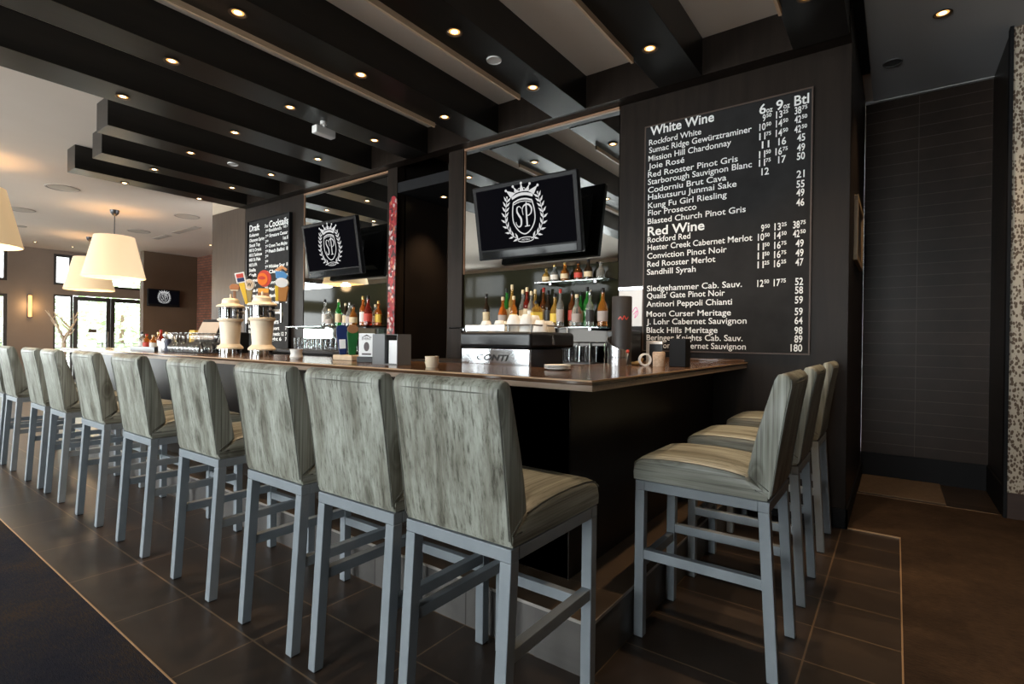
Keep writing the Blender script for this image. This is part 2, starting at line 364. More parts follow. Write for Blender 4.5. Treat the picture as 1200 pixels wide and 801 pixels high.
struct('ceiling_corridor', MB().box(-.2, 3.0, -5.0, 6.07, ZC-.012, ZC), mottled('dimmed_ceiling_grey', (.46,.46,.47), (.48,.48,.49), 2, .9), 'plain ceiling beside the beams by the alcove, shade painted in as grey', 'ceiling')  # dimmer light at this end is put into the grey colour
struct('ceiling', MB().box(-19, 3.2, -5.2, 7.2, ZC, ZC+.15), M_CEIL, 'plain painted ceiling above the dark beams', 'ceiling')

def pierced(mb, fn, a0, a1, z0, z1, holes):
    """wall along one axis with rectangular openings; fn(a, z) gives the box call"""
    xs = sorted({a0, a1, *[h[0] for h in holes], *[h[1] for h in holes]}); zs = sorted({z0, z1, *[h[2] for h in holes], *[h[3] for h in holes]})
    for i in range(len(xs)-1):
        for j in range(len(zs)-1):
            cx, cz = (xs[i]+xs[i+1])/2, (zs[j]+zs[j+1])/2
            if not any(h[0] < cx < h[1] and h[2] < cz < h[3] for h in holes): fn(mb, xs[i], xs[i+1], zs[j], zs[j+1])
# wall towards the street (behind the camera; seen in the mirrors)
FW = [(-16.6,-13.9),(-12.9,-10.2),(-9.2,-6.5),(-5.7,-3.4),(-1.6,.1)]
holes = []
for a, b in FW: holes += [(a, b, .35, 2.35), (a, b, 2.62, 3.42)]
wf = MB(); pierced(wf, lambda m, a, b, c, d: m.box(a, b, -5.2, -5.0, c, d), -19, 3.2, 0, ZC, holes)
struct('wall_front', wf, M_BEIGEW, 'beige wall of tall windows facing the bar', 'wall')
XL = -18.6
dh = [(-4.6,-1.2,.1,2.30),(-4.6,-1.2,2.64,3.47),(-.6,3.17,.1,2.30),(-.6,3.17,2.64,3.47),(4.09,6.75,0.0,2.36),(4.09,6.75,2.62,3.47)]
wl = MB(); pierced(wl, lambda m, a, b, c, d: m.box(XL-.2, XL, a, b, c, d), -5.2, 7.2, 0, ZC, dh)
struct('wall_left', wl, M_TAUPE, 'taupe end wall with glazed entrance doors and wall light', 'wall')
struct('wall_right', MB().box(3.0, 3.2, -5.0, 7.2, 0, ZC), M_BROWNW, 'dark brown side wall near the camera', 'wall')
struct('wall_brick', MB().box(-18.6, -9.4, 6.9, 7.1, 0, ZC), M_BRICK, 'red brick wall behind the chalkboard end of the bar', 'wall')
struct('wall_television', MB().box(-16.85, -16.6, 5.54, 6.9, 0, ZC), M_BROWNW, 'dark brown wall panel carrying a small television', 'wall', bevel=.004)
nwin = [0]
def window(axis, at, a0, a1, z0, z1, muls=(), bars=(), fw=.07):
    nwin[0] += 1
    fr = MB()
    def bx(m, p0, p1, q0, q1, d0=-.05, d1=.05):
        if axis == 'y': m.box(p0, p1, at+d0, at+d1, q0, q1)
        else: m.box(at+d0, at+d1, p0, p1, q0, q1)
    bx(fr, a0, a0+fw, z0, z1); bx(fr, a1-fw, a1, z0, z1); bx(fr, a0+fw, a1-fw, z0, z0+fw); bx(fr, a0+fw, a1-fw, z1-fw, z1)
    for c in muls: bx(fr, c-.03, c+.03, z0+fw, z1-fw)
    for c in bars: bx(fr, a0+fw, a1-fw, c-.03, c+.03)
    o = struct('window_%d' % nwin[0], fr, M_FRAME, 'dark framed window number %d' % nwin[0], 'window')
    pn = MB(); bx(pn, a0+fw/2, a1-fw/2, z0+fw/2, z1-fw/2, -.006, .006); obj('window_pane', pn, M_PANE, o, smooth=False)
    return o
for i, (a, b) in enumerate(FW):
    o = window('y', -5.1, a, b, .35, 2.35, muls=((a+b)/2,)); o['label'] = 'tall dark framed window in the beige front wall, %s from the camera end' % ('fifth fourth third second first'.split()[i])
    o = window('y', -5.1, a, b, 2.62, 3.42, muls=((a+b)/2,)); o['label'] = 'transom window over the %s tall front window from the camera end' % ('fifth fourth third second first'.split()[i])
for (a, b, c, d), l in zip(dh[:4], ('tall window at the far end of the end wall, away from the doors', 'transom over the end wall window away from the doors', 'tall window beside the taupe pillar with the wall light', 'transom window above the tall window beside the taupe pillar')):
    o = window('x', XL-.1, a, b, c, d, muls=((a+b)/2,)); o['label'] = l
o = window('x', XL-.1, 4.09, 6.75, 2.62, 3.47, muls=(4.46, 5.40, 6.2)); o['label'] = 'transom window above the glazed entrance doors'
o = window('x', XL-.1, 4.09, 4.52, 0, 2.36, fw=.05); o['label'] = 'narrow sidelight window beside the entrance doors'
def glazed_door(n, a0, a1, hy, label):
    fr = MB(); X0, X1 = XL-.13, XL-.06
    for q in ((a0, a0+.1, .0, 2.34), (a1-.1, a1, .0, 2.34)): fr.box(X0, X1, *q)
    fr.box(X0, X1, a0+.1, a1-.1, 2.22, 2.34); fr.box(X0, X1, a0+.1, a1-.1, 0, .25)
    o = struct('door_%d' % n, fr, M_FRAME, label, 'door', bevel=.004)
    obj('door_pane', MB().box(XL-.1, XL-.09, a0+.08, a1-.08, .2, 2.25), M_PANE, o, smooth=False)
    h = MB().tube([(XL-.02, hy, .85), (XL-.02, hy, 1.35)], .015); h.tube([(XL-.07, hy, .9), (XL-.02, hy, .9)], .01); h.tube([(XL-.07, hy, 1.3), (XL-.02, hy, 1.3)], .01)
    obj('door_handle', h, M_BRUSH, o)
    return o
d1 = glazed_door(1, 4.54, 5.40, 5.33, 'glazed entrance door with small notice, beside the sidelight')
obj('door_notice', MB().box(XL-.088, XL-.084, 4.88, 5.08, 1.32, 1.42), mat('brown_notice', (.12,.09,.06), .6), d1)
glazed_door(2, 5.41, 6.27, 5.48, 'glazed entrance door partly behind the television wall')
# daylight portals in the openings
def portal(loc, rot, sx, sy):
    l = bpy.data.lights.new('daylight_portal', 'AREA'); l.shape = 'RECTANGLE'; l.size = sx; l.size_y = sy; l.cycles.is_portal = True
    o = bpy.data.objects.new('daylight_portal', l); COL.objects.link(o); o.location = loc; o.rotation_euler = rot
for a, b in FW: portal(((a+b)/2, -4.98, 1.9), (PI/2, 0, 0), b-a, 3.1)
portal((XL+.02, .9, 1.8), (PI/2, 0, -PI/2), 11.4, 3.4)
# outside the doors
struct('ground', MB().box(-45, -18.85, -30, 40, -.3, -.12), mottled('pale_paving', (.42,.42,.40), (.5,.5,.48), 2, .9), 'pale paving outside the entrance doors', 'ground')

# back wall behind the bar: panels, posts, passage
def slab(name, x0, x1, label, m=M_DWALL, y0=YW, y1=YW+.12, z0=0, z1=ZC):
    return struct(name, MB().box(x0, x1, y0, y1, z0, z1), m, label, 'wall panel', bevel=.003)
slab('wall_draft', -8.405, -6.755, 'dark brown wall panel behind the draft chalkboard')
slab('wall_draft_end', -9.54, -8.413, 'brown wood end panel beyond the draft chalkboard', z1=ZB+.058, m= mottled('brown_veneer', (.060,.040,.027), (.082,.056,.038), 4, .5, (6,6,.6), spec=.15))
slab('wall_behind_far_mirror', -6.75, -4.965, 'dark wall carrying the mirror nearer the draft chalkboard', y0=YW+.03)
slab('wall_post', -4.96, -4.79, 'slim dark post beside the stickered board', y0=YW-.02)
slab('wall_post', -3.955, -3.745, 'slim brown post between passage and the mirror by the wine chalkboard', y0=YW-.02)
slab('wall_behind_near_mirror', -3.74, -1.955, 'dark wall carrying the mirror beside the wine chalkboard', y0=YW+.03)
wb = MB().box(-1.95, -.262, YW, 6.07, 0, ZC)
struct('wall_wine', wb, M_DWALL, 'dark wood wall carrying the big wine chalkboard', 'wall', bevel=.004)
struct('baseboard_wine', MB().box(-1.14, -.250, YW-.012, YW, 0, .13).box(-.262, -.250, YW-.012, 6.07, 0, .13), M_MATTE, 'black baseboard below the wine wall', 'baseboard')
struct('wall_passage', MB().box(-4.92, -4.79, YW+.1, 5.05, 0, ZC), M_BARP, 'black side wall inside the passage behind the bar', 'wall')
struct('wall_passage_end', MB().box(-6.2, -3.2, 5.9, 6.0, 0, ZC), M_BROWNW, 'brown end wall of the passage behind the bar', 'wall')
struct('wall_passage_side', MB().box(-3.955, -3.9, YW+.1, 5.9, 0, ZC), M_BARP, 'black inner wall of the passage on the wine side', 'wall')
struct('ceiling_passage', MB().box(-4.79, -3.955, YW-.01, 5.9, 2.98, 3.1), M_MATTE, 'low black ceiling of the passage behind the bar', 'ceiling')
# alcove
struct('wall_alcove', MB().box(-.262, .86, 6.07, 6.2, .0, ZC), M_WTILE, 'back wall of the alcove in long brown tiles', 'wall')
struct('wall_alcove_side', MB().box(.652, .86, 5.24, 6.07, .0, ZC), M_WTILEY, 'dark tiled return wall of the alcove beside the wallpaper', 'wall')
struct('wall_wallpaper', MB().box(.6605, 3.0, 5.19, 5.24, .0, ZC), M_WPAPER, 'wall strip in cream wallpaper with small brown leaves', 'wall')
struct('baseboard_alcove', MB().box(-.262, .66, 6.05, 6.07, 0, .22).box(.64, .66, 5.24, 6.05, 0, .22), M_MATTE, 'black baseboard around the tiled alcove', 'baseboard')
struct('baseboard_wallpaper', MB().box(.6605, 3.0, 5.17, 5.19, 0, .19), mottled('dark_red_wood', (.035,.016,.010), (.05,.024,.015), 3, .5, (1,1,8)), 'dark wood baseboard under the wallpaper', 'baseboard', bevel=.004)
struct('trim_2', MB().box(-.262, .66, 6.035, 6.07, ZC-.022, ZC), mat('pale_cornice', (.5,.5,.5), .6), 'thin pale cornice line above the alcove tiles', 'trim')
struct('trim_3', MB().box(.640, .660, 5.165, 5.24, 0, ZC), M_MATTE, 'black corner strip between alcove and wallpaper', 'trim')
tag(obj('floor_patch', MB().box(-.245, .33, 5.30, 6.03, .0, .012), mottled('brown_patch', (.11,.07,.04), (.15,.098,.058), 30, .9), bevel=.004), 'flat brown patch lying in the tiled alcove', 'mat')  # flat brown rectangle, slightly raised above the alcove floor

# ------------------------------------------------------------------ ceiling beams
BX = [(-.600,-.270),(-1.555,-1.215),(-2.548,-2.210),(-3.530,-3.182),(-4.482,-4.160),(-5.500,-5.115),(-6.480,-6.160),(-7.470,-7.155),(-8.385,-8.080)]
BY0 = [-1.6,-1.6,-1.6,-1.6,-1.6,-1.6,1.745,1.975,1.965]
ordn = ['first','second','third','fourth','fifth','sixth','seventh','eighth','ninth']
for i, ((a, b), y0) in enumerate(zip(BX, BY0)):
    o = struct('ceiling_beam', MB().box(a, b, y0, 4.06, ZB, ZC-.002), M_BEAM, 'dark boxed ceiling beam over the bar, %s from the wine chalkboard end' % ordn[i], 'beam', bevel=.003)
    o['group'] = 'dark ceiling beams over the bar'
    if i < 4: obj('beam_lip', MB().box(a, a+.018, y0, 3.52, ZB-.04, ZB), M_TAN, o, smooth=False, label='pale wood lip along one lower edge')
struct('bulkhead_end', MB().box(-9.54, -8.39, 4.2, 4.32, ZB+.06, ZC-.002), M_BEIGEW, 'beige bulkhead end over the brown end panel', 'bulkhead')
struct('ceiling_bulkhead', MB().box(-8.385, -.262, 4.06, 4.2, ZB+.005, ZC-.002), M_DWALL, 'dark bulkhead along the back wall where the ceiling beams end', 'bulkhead', bevel=.003)
struct('trim_4', MB().box(-.262, -.20, 3.3, 5.3, ZC-.05, ZC), M_MATTE, 'dark ceiling strip beside the first beam', 'trim')

# ------------------------------------------------------------------ bar
TOPZ = 1.105
P = [(-7.5,1.72),(-.895,1.72),(-.895,4.195),(-1.545,4.195),(-1.545,2.37),(-6.85,2.37),(-6.85,3.6),(-7.5,3.6)]
ct = thing('bar_counter_top', 'long dark walnut bar counter top with bronze edge, turning to the wine wall', 'counter', (0,0,0))
obj('counter_slab', MB().prism(P, lambda u, v, t: (u, v, t), 1.085, TOPZ), M_TOP, ct, bevel=.004, label='dark walnut top surface')
def inset(P, d): return [(-7.5+d,1.72+d),(-.895-d,1.72+d),(-.895-d,4.195),(-1.545+d,4.195),(-1.545+d,2.37-d),(-6.85+d,2.37-d),(-6.85+d,3.6-d),(-7.5+d,3.6-d)]
obj('counter_edge', MB().prism(inset(P, .003), lambda u, v, t: (u, v, t), 1.063, 1.085), M_EDGE, ct, label='satin bronze edge band under the top')
e = MB().box(-7.5, -.893, 1.7175, 1.7215, 1.0985, 1.1045); e.box(-.8965, -.8925, 1.7175, 4.195, 1.0985, 1.1045)
obj('counter_nosing', e, mat('honey_wood_nosing', (.50,.31,.17), .35), ct, smooth=False, label='pale honey wood line along the upper edge')
tag(obj('counter_upstand', MB().box(-1.6, -.91, 4.17, 4.197, TOPZ, TOPZ+.02), M_TOP, bevel=.003), 'low walnut upstand where the bar counter meets the wine wall', 'upstand')
bb = thing('bar_cabinet', 'black panelled front of the bar below the counter', 'bar', (0,0,0))
b = MB()
xs = [-7.2,-6.0,-4.8,-3.6,-2.4,-1.14]
for i in range(5): b.box(xs[i]+(.002 if i else 0), xs[i+1]-.002, 1.99, 2.3, .205, 1.063)
obj('front_panel', b, M_BARP, bb, bevel=.004, label='glossy black panels on the long side')
obj('end_panel', MB().box(-1.5, -1.14, 1.99, 4.195, .205, 1.063), M_BARP, bb, bevel=.004, label='glossy black panel on the short side')
obj('return_panel', MB().box(-7.2, -6.9, 2.302, 3.5, 0, 1.063), M_BARP, bb, bevel=.004)
st = thing('footrest_step', 'tiled footrest step along the foot of the bar', 'step', (0,0,0))
b = MB().box(-7.35, -.894, 1.725, 1.99, .2, .207); b.box(-1.14, -.894, 1.99, 4.19, .2, .207)
obj('step_tread', b, M_STEPT, st, smooth=False, label='brown tile tread')
obj('step_riser', MB().box(-7.35, -.9, 1.73, 2.0, 0, .199), M_RISER, st, smooth=False, label='grey tile riser on the long side')
obj('step_side_riser', MB().box(-1.14, -.894, 1.725, 4.19, 0, .199), M_RISERY, st, smooth=False, label='grey tile riser on the short side')
e = MB().box(-7.35, -.892, 1.721, 1.7245, .196, .2085); e.box(-.8935, -.890, 1.721, 4.19, .196, .2085)
obj('step_edge', e, mat('steel_edging', (.45,.42,.38), .35, .6), st, smooth=False, label='thin metal edging')
b = MB().box(-6.6, -1.62, 2.42, 2.95, 0, .88)
tag(obj('under_counter', b, M_DSTEEL, bevel=.006), 'steel work counter behind the bar, carrying the espresso machine', 'work counter')
bc = thing('back_counter', 'dark back counter along the mirrors, between draft chalkboard and passage', 'back counter')
obj('worktop', MB().box(-6.74, -4.80, 3.6, 4.17, 1.06, 1.095), M_BARP, bc, bevel=.003); obj('cabinet', MB().box(-6.74, -4.80, 3.64, 4.17, 0, 1.06), M_DWALL, bc)
bc = thing('back_counter', 'dark back counter below the bottle shelf beside the wine chalkboard', 'back counter')
obj('worktop', MB().box(-3.95, -1.62, 3.6, 4.17, 1.01, 1.045), M_BARP, bc, bevel=.003); obj('cabinet', MB().box(-3.95, -1.62, 3.64, 4.17, 0, 1.01), M_DWALL, bc)

# ------------------------------------------------------------------ bar stools
def make_stool(label, group):
    t = thing('bar_stool', label, 'bar stool', group=group)
    w = .2125; leg = .04
    for s in (-1, 1):
        x0, x1 = (s*w, s*(w-leg)) if s < 0 else (s*(w-leg), s*w)
        o = obj('leg', MB().box(x0, x1, .48, .52, .004, .625), M_STEEL, t, bevel=.003)
        obj('foot_pad', MB().box(x0+.003, x1-.003, .483, .517, 0, .006), M_PAD, o)
        o = obj('leg', MB().hexa([(x0,-.037,.004),(x1,-.037,.004),(x1,.003,.004),(x0,.003,.004),(x0,0,.625),(x1,0,.625),(x1,.04,.625),(x0,.04,.625)]), M_STEEL, t, bevel=.003)
        obj('foot_pad', MB().box(x0+.003, x1-.003, -.034, 0, 0, .006), M_PAD, o)
        obj('side_stretcher', MB().box(x0+.003, x1-.003, .005, .485, .335, .375), M_STEEL, t, bevel=.003)
    obj('footrest_bar', MB().box(-w+.03, w-.03, .484, .516, .293, .333), M_STEEL, t, bevel=.003)
    fr = MB().box(-w, w, 0, leg, .625, .665); fr.box(-w, w, .48, .52, .625, .665); fr.box(-w, -w+leg, leg, .48, .625, .665); fr.box(w-leg, w, leg, .48, .625, .665)
    obj('seat_frame', fr, M_STEEL, t, bevel=.003)
    # seat cushion
    ys = [.006,.05,.085,.16,.25,.34,.42,.48,.507,.522,.528]; zt = [.715,.735,.757,.769,.775,.776,.773,.766,.758,.745,.728]
    us = [-1,-.985,-.93,-.8,-.5,0,.5,.8,.93,.985,1]; dz = [.030,.016,.006,.001,0,0,0,.001,.006,.016,.030]; hw = .214
    m = MB(); nx = len(us); vs = []; fs = []
    for y, z in zip(ys, zt):
        for u, d in zip(us, dz): vs.append((u*hw, y, z-d))
    for j in range(len(ys)-1):
        for i in range(nx-1): a = j*nx+i; fs.append((a, a+1, a+nx+1, a+nx))
    rim = [i for i in range(nx)]+[j*nx+nx-1 for j in range(1, len(ys))]+[(len(ys)-1)*nx+i for i in range(nx-2, -1, -1)]+[j*nx for j in range(len(ys)-2, 0, -1)]
    nb = len(vs); n = len(rim)
    for zz, sh in ((.700, 1.0), (.668, .995)):
        for i in rim: v = vs[i]; vs.append((v[0]*sh, .267+(v[1]-.267)*sh, zz))
    for k in range(n):
        k2 = (k+1) % n; fs.append((rim[k], nb+k, nb+k2, rim[k2])); fs.append((nb+k, nb+n+k, nb+n+k2, nb+k2))
    fs.append(tuple(nb+n+k for k in range(n)))
    m.add(vs, fs); se = obj('seat', m, M_SEAT, t)
    pp = MB()
    for s in (-1, 1): pp.tube([(s*hw*.975, y, z-.010) for y, z in zip(ys[2:], zt[2:])], .0022, 6)
    pp.tube([(u*hw, .5245, .741-d*.4) for u, d in zip(us, dz)], .0022, 6)
    obj('piping', pp, M_PIPE, se, label='dark piped seam')
    # backrest
    prof = [(.002,.672),(-.004,.69),(-.024,.84),(-.048,1.0),(-.066,1.095),(-.065,1.118),(-.056,1.133),(-.040,1.140),(-.022,1.135),(-.012,1.118),(.014,1.03),(.043,.93),(.064,.84),(.078,.765),(.076,.752),(.060,.740)]
    us = [-1,-.99,-.965,-.6,0,.6,.965,.99,1]; m = MB(); vs = []; fs = []; n = len(prof); cy, cz = .01, .93
    for u in us:
        q = 1-.07*max(0, (abs(u)-.965)/.035)**2; qz = 1-.022*max(0, (abs(u)-.965)/.035)**2
        bul = .006*(1-u*u)
        for y, z in prof:
            back = y < .0+(1.14-z)*.02
            vs.append((u*.212, cy+(y-cy)*q+(-bul if back else bul)*(1 if .7 < z < 1.12 else 0), cz+(z-cz)*qz))
    for i in range(len(us)-1):
        for k in range(n): k2 = (k+1) % n; fs.append((i*n+k, i*n+k2, (i+1)*n+k2, (i+1)*n+k))
    fs.append(tuple(range(n))); fs.append(tuple((len(us)-1)*n+k for k in range(n-1, -1, -1)))
    m.add(vs, fs); bk = obj('backrest', m, M_BACK, t)
    pp = MB()
    for s in (-1, 1): pp.tube([(s*.2085, y-.0005, z) for y, z in prof[1:6]], .0023, 6)
    pp.tube([(u*.2065, -.0672+.004*abs(u)-.006*(1-u*u), 1.103) for u in us], .0023, 6)
    for s in (-1, 1): pp.tube([(s*.209, .075, .757), (s*.2125, .04, .733), (s*.2125, .004, .706)], .0022, 6)
    obj('piping', pp, M_PIPE, bk, label='dark piped seam')
    return t
GS = 'bar stools along the long side of the bar'; GR = 'bar stools on the short side of the bar'
rowx = [-1.068,-1.556,-2.095,-2.795,-3.597,-4.374,-5.190,-5.770,-6.685,-7.25]
proto = make_stool('grey wood-print bar stool standing at the open corner of the bar, on its long side', GS)
proto.location = (rowx[0], 1.172, 0)
rots = [0, .01, -.012, .015, .0, .02, -.02, .01, 0, .02]
for i, x in enumerate(rowx[1:], 1):
    dup(proto, (x, 1.172, 0), rots[i]*.6, 'grey wood-print bar stool, %s from the open corner on the long side of the bar' % (ordn+['tenth'])[i], GS)
for y, l in ((2.315,'grey wood-print bar stool on the short side of the bar, closest to the bar corner'),(3.022,'grey wood-print bar stool on the short side of the bar, middle one of its three'),(3.826,'grey wood-print bar stool on the short side of the bar, against the wine wall')):
    dup(proto, (-.366, y, 0), PI/2, l, GR)

# ------------------------------------------------------------------ downlights
def make_downlight(label):
    t = thing('downlight', label, 'ceiling light', group='recessed downlights')
    obj('trim_ring', MB().lathe([(.052,-.004),(.056,-.008),(.046,-.009),(.036,-.002),(.034,.0)], 24, caps=False), mat('bronze_ring', (.16,.11,.07), .35, .6) if 'bronze_ring' not in bpy.data.materials else bpy.data.materials['bronze_ring'], t)
    obj('lens', MB().lathe([(.0,-.0045),(.018,-.0045),(.0225,-.003)], 20, caps=False), M_LAMP, t, fix=False)
    obj('reflector', MB().lathe([(.0225,-.003),(.036,-.0025)], 20, caps=False), M_REFL, t, fix=False, label='warm lit reflector ring')
    l = bpy.data.lights.new('downlight_beam', 'SPOT'); l.energy = DOWN_W; l.color = (1,.71,.43); l.spot_size = math.radians(84); l.spot_blend = .75; l.shadow_soft_size = .03
    o = bpy.data.objects.new('downlight_beam', l); COL.objects.link(o); o.parent = t; o.location = (0,0,-.02)
    return t
lx = [-.443,-1.397,-2.372,-3.345,-4.33,-5.32,-6.315,-7.315,-8.307]
rows_y = [(3.47,'nearest the back wall'),(2.545,'in the middle row'),(1.612,'in the row above the stools')]
have = {0:(0,1),1:(0,1),2:(0,1),3:(0,1,2),4:(0,1,2),5:(0,1,2),6:(0,1),7:(0,1),8:(0,1)}
dl = None
for i in range(9):
    for k in have[i]:
        lab = 'warm downlight in the %s beam from the wine chalkboard, %s' % (ordn[i], rows_y[k][1])
        if dl is None: dl = make_downlight(lab); dl.location = (lx[i], rows_y[k][0], ZB)
        else: dup(dl, (lx[i], rows_y[k][0], ZB), 0, lab)
dup(dl, (.235, 4.688, ZC-.012), 0, 'warm recessed downlight in the plain ceiling in front of the alcove')
for x, y, l in ((-17.475,3.475,'warm recessed downlight in the far ceiling above the taupe pillar'),(-17.52,4.23,'warm recessed downlight in the far ceiling above the entrance sidelight'),(-14.05,6.15,'warm recessed downlight in the far ceiling in front of the brick wall')):
    dup(dl, (x, y, ZC), 0, l)
dup(dl, (-4.45, 4.62, 2.98), 0, 'warm recessed downlight in the black passage ceiling')
# round ceiling speakers, sensors, vents
M_SPK = mat('speaker_grille', (.50,.43,.36), .8); M_SPKB = mat('speaker_rim', (.36,.30,.25), .7)
def disc(name, label, cat, loc, r, mf, mr_, group=None):
    t = thing(name, label, cat, loc, 0, group)
    obj('grille', MB().lathe([(0,-.006),(r*.84,-.006),(r*.86,0)], 28, caps=False), mf, t, fix=False); obj('rim', MB().lathe([(r*.85,-.002),(r*.88,-.010),(r*.97,-.010),(r,0)], 28, caps=False), mr_, t)
    return t
spk = [(-10.65,2.44,'at the near end, beside the end of the last beam'),(-13.17,2.41,'between the near speaker and the sensor disc'),(-11.1,4.42,'near the end of the draft chalkboard wall'),(-13.6,4.44,'in front of the brick wall and short vent')]
for x, y, l in spk: disc('ceiling_speaker', 'round ceiling speaker '+l, 'ceiling speaker', (x, y, ZC), .22, M_SPK, M_SPKB, 'round ceiling speakers')
disc('ceiling_sensor', 'small round sensor on the far ceiling beyond the pendant lamps', 'sensor', (-15.2,2.79,ZC), .10, M_SPK, M_SPKB)
M_WDISC = mat('white_disc', (.62,.60,.58), .5)
disc('ceiling_speaker', 'small white round speaker in the third beam from the wine chalkboard', 'ceiling speaker', (-2.373,2.968,ZB), .055, M_WDISC, M_WDISC)
disc('ceiling_speaker', 'small white round speaker in the seventh beam from the wine chalkboard', 'ceiling speaker', (-6.304,2.998,ZB), .06, M_WDISC, M_WDISC)
disc('smoke_detector', 'small dark smoke detector on the plain ceiling by the alcove', 'smoke detector', (-.05,5.28,ZC-.012), .07, mat('grey_disc', (.10,.10,.10), .6), mat('grey_disc_rim', (.14,.14,.14), .6))
def vent(label, x0, x1, y):
    t = thing('air_vent', label, 'air vent', ((x0+x1)/2, y, ZC), 0, 'slot air vents'); h = (x1-x0)/2
    obj('vent_frame', MB().box(-h, h, -.07, -.05, -.012, -.001).box(-h, h, .05, .07, -.012, -.001).box(-h, -h+.02, -.05, .05, -.012, -.001).box(h-.02, h, -.05, .05, -.012, -.001), M_SPKB, t)
    m = MB()
    for q in (-.03, 0, .03): m.box(-h+.02, h-.02, q-.008, q+.008, -.008, -.001)
    obj('vent_slats', m, M_SPKB, t)
vent('long slot air vent in the far ceiling near the brick wall', -13.1, -11.95, 4.98); vent('short slot air vent in the far ceiling behind the middle pendant lamp', -14.3, -13.5, 5.0)
# small white device under the fifth beam
t = thing('security_camera', 'small white camera box hanging under the fifth beam from the wine chalkboard end', 'security camera', (-4.36,2.9,ZB))
obj('bracket', MB().lathe([(.03,-.03),(.03,0)], 14).tube([(0,0,-.02),(0,.03,-.075)], .012), M_WDISC, t)
b = MB().box(-.04, .04, -.10, .11, -.135, -.06); obj('camera_body', b, mat('white_plastic', (.70,.68,.66), .5), t, bevel=.012)
obj('camera_lens', MB().box(-.022, .022, .109, .115, -.12, -.075), M_BLACK, t)

# ------------------------------------------------------------------ pendant lamps
M_SHADE = mat('lit_fabric_shade', (.75,.60,.40), .8, emit=(1,.70,.38), estr=.42)
M_SHADEB = mat('lit_shade_lining', (.8,.7,.5), .8, emit=(1,.74,.42), estr=.6)
def make_pendant(label, loc):
    t = thing('pendant_lamp', label, 'pendant lamp', loc, 0, 'cream drum pendant lamps')
    m = MB().lathe([(.485,-1.24),(.31,-.49)], 40, caps=False); o = obj('lamp_shade', m, M_SHADE, t, fix=False)
    obj('shade_rim', MB().lathe([(.487,-1.255),(.489,-1.235),(.478,-1.235),(.476,-1.255),(.487,-1.255)], 40, caps=False), M_SHADE, o)
    obj('diffuser', MB().lathe([(0,-1.16),(.45,-1.16),(.465,-1.16)], 32, caps=False), M_SHADEB, t, fix=False)
    obj('canopy', MB().lathe([(.0,-.11),(.03,-.10),(.065,-.06),(.075,0)], 20, caps=False), M_DSTEEL, t); obj('cord', MB().tube([(0,0,-.1),(0,0,-.5)], .008), M_DSTEEL, t)
    sp = MB()
    for k in range(3): a = k*2*PI/3; sp.tube([(0,0,-.5),(.31*math.cos(a),.31*math.sin(a),-.495)], .005, 6)
    obj('shade_spider', sp, M_DSTEEL, t)
    l = bpy.data.lights.new('pendant_bulb', 'POINT'); l.energy = PEND_W; l.color = (1,.68,.36); l.shadow_soft_size = .1
    o = bpy.data.objects.new('pendant_bulb', l); COL.objects.link(o); o.parent = t; o.location = (0,0,-1.30)
    l = bpy.data.lights.new('pendant_bulb_up', 'POINT'); l.energy = PEND_W*.35; l.color = (1,.68,.36); l.shadow_soft_size = .1
    o = bpy.data.objects.new('pendant_bulb_up', l); COL.objects.link(o); o.parent = t; o.location = (0,0,-.85)
    return t
pl = make_pendant('cream drum pendant lamp in front of the other one by the entrance doors', (-11.71,3.437,ZC))
dup(pl, (-15.44,4.05,ZC), 0, 'cream drum pendant lamp hanging farthest back, before the entrance doors')
dup(pl, (-9.75,1.33,ZC), 0, 'cream drum pendant lamp over the end of the stool row, cut by the frame').location.z = ZC+.10
t = thing('wall_sconce', 'slim vertical glowing wall light on the taupe pillar', 'wall light', (XL, 3.60, 2.0))
obj('glow_tube', MB().box(.03, .075, -.035, .035, -.285, .285), M_SCONCE, t, bevel=.01); obj('back_plate', MB().box(.0, .03, -.05, .05, -.31, .31), M_DSTEEL, t, bevel=.004)
l = bpy.data.lights.new('sconce_light', 'POINT'); l.energy = 9; l.color = (1,.66,.32); l.shadow_soft_size = .1
o = bpy.data.objects.new('sconce_light', l); COL.objects.link(o); o.parent = t; o.location = (.16,0,0)

# ------------------------------------------------------------------ mirrors, splash, shelves
def mirror(label, x0, x1, z0, z1):
    t = thing('wall_mirror', label, 'mirror', ((x0+x1)/2, YW, z0)); w = (x1-x0)/2; h = z1-z0
    obj('mirror_glass', MB().box(-w+.004, w-.004, .006, .028, 0, h), M_MIRROR, t, smooth=False)
    obj('mirror_trim', MB().box(-w, w, -.012, .028, h, h+.02).box(-w, -w+.006, -.006, .028, 0, h), mat('copper_trim', (.35,.2,.12), .4, .3) if 'copper_trim' not in bpy.data.materials else bpy.data.materials['copper_trim'], t)
mirror('large wall mirror behind the television by the wine chalkboard', -3.74, -1.955, 1.945, 3.262)
mirror('large wall mirror behind the television by the draft chalkboard', -6.75, -4.965, 1.925, 3.255)
tag(obj('backsplash', MB().box(-3.74, -1.955, 4.208, 4.226, 1.372, 1.942), M_SPLASH, smooth=False), 'dark glass backsplash behind the bottles beside the wine chalkboard', 'backsplash')
tag(obj('backsplash', MB().box(-6.75, -4.965, 4.208, 4.226, 1.392, 1.922), M_SPLASH, smooth=False), 'dark glass backsplash behind the bottles beside the stickered board', 'backsplash')
tag(obj('low_mirror', MB().box(-3.74, -1.955, 4.208, 4.226, 1.06, 1.368), mat('smoked_mirror', (.014,.013,.012), .05, 1), smooth=False), 'low mirror strip under the bottle shelf beside the wine chalkboard', 'mirror')
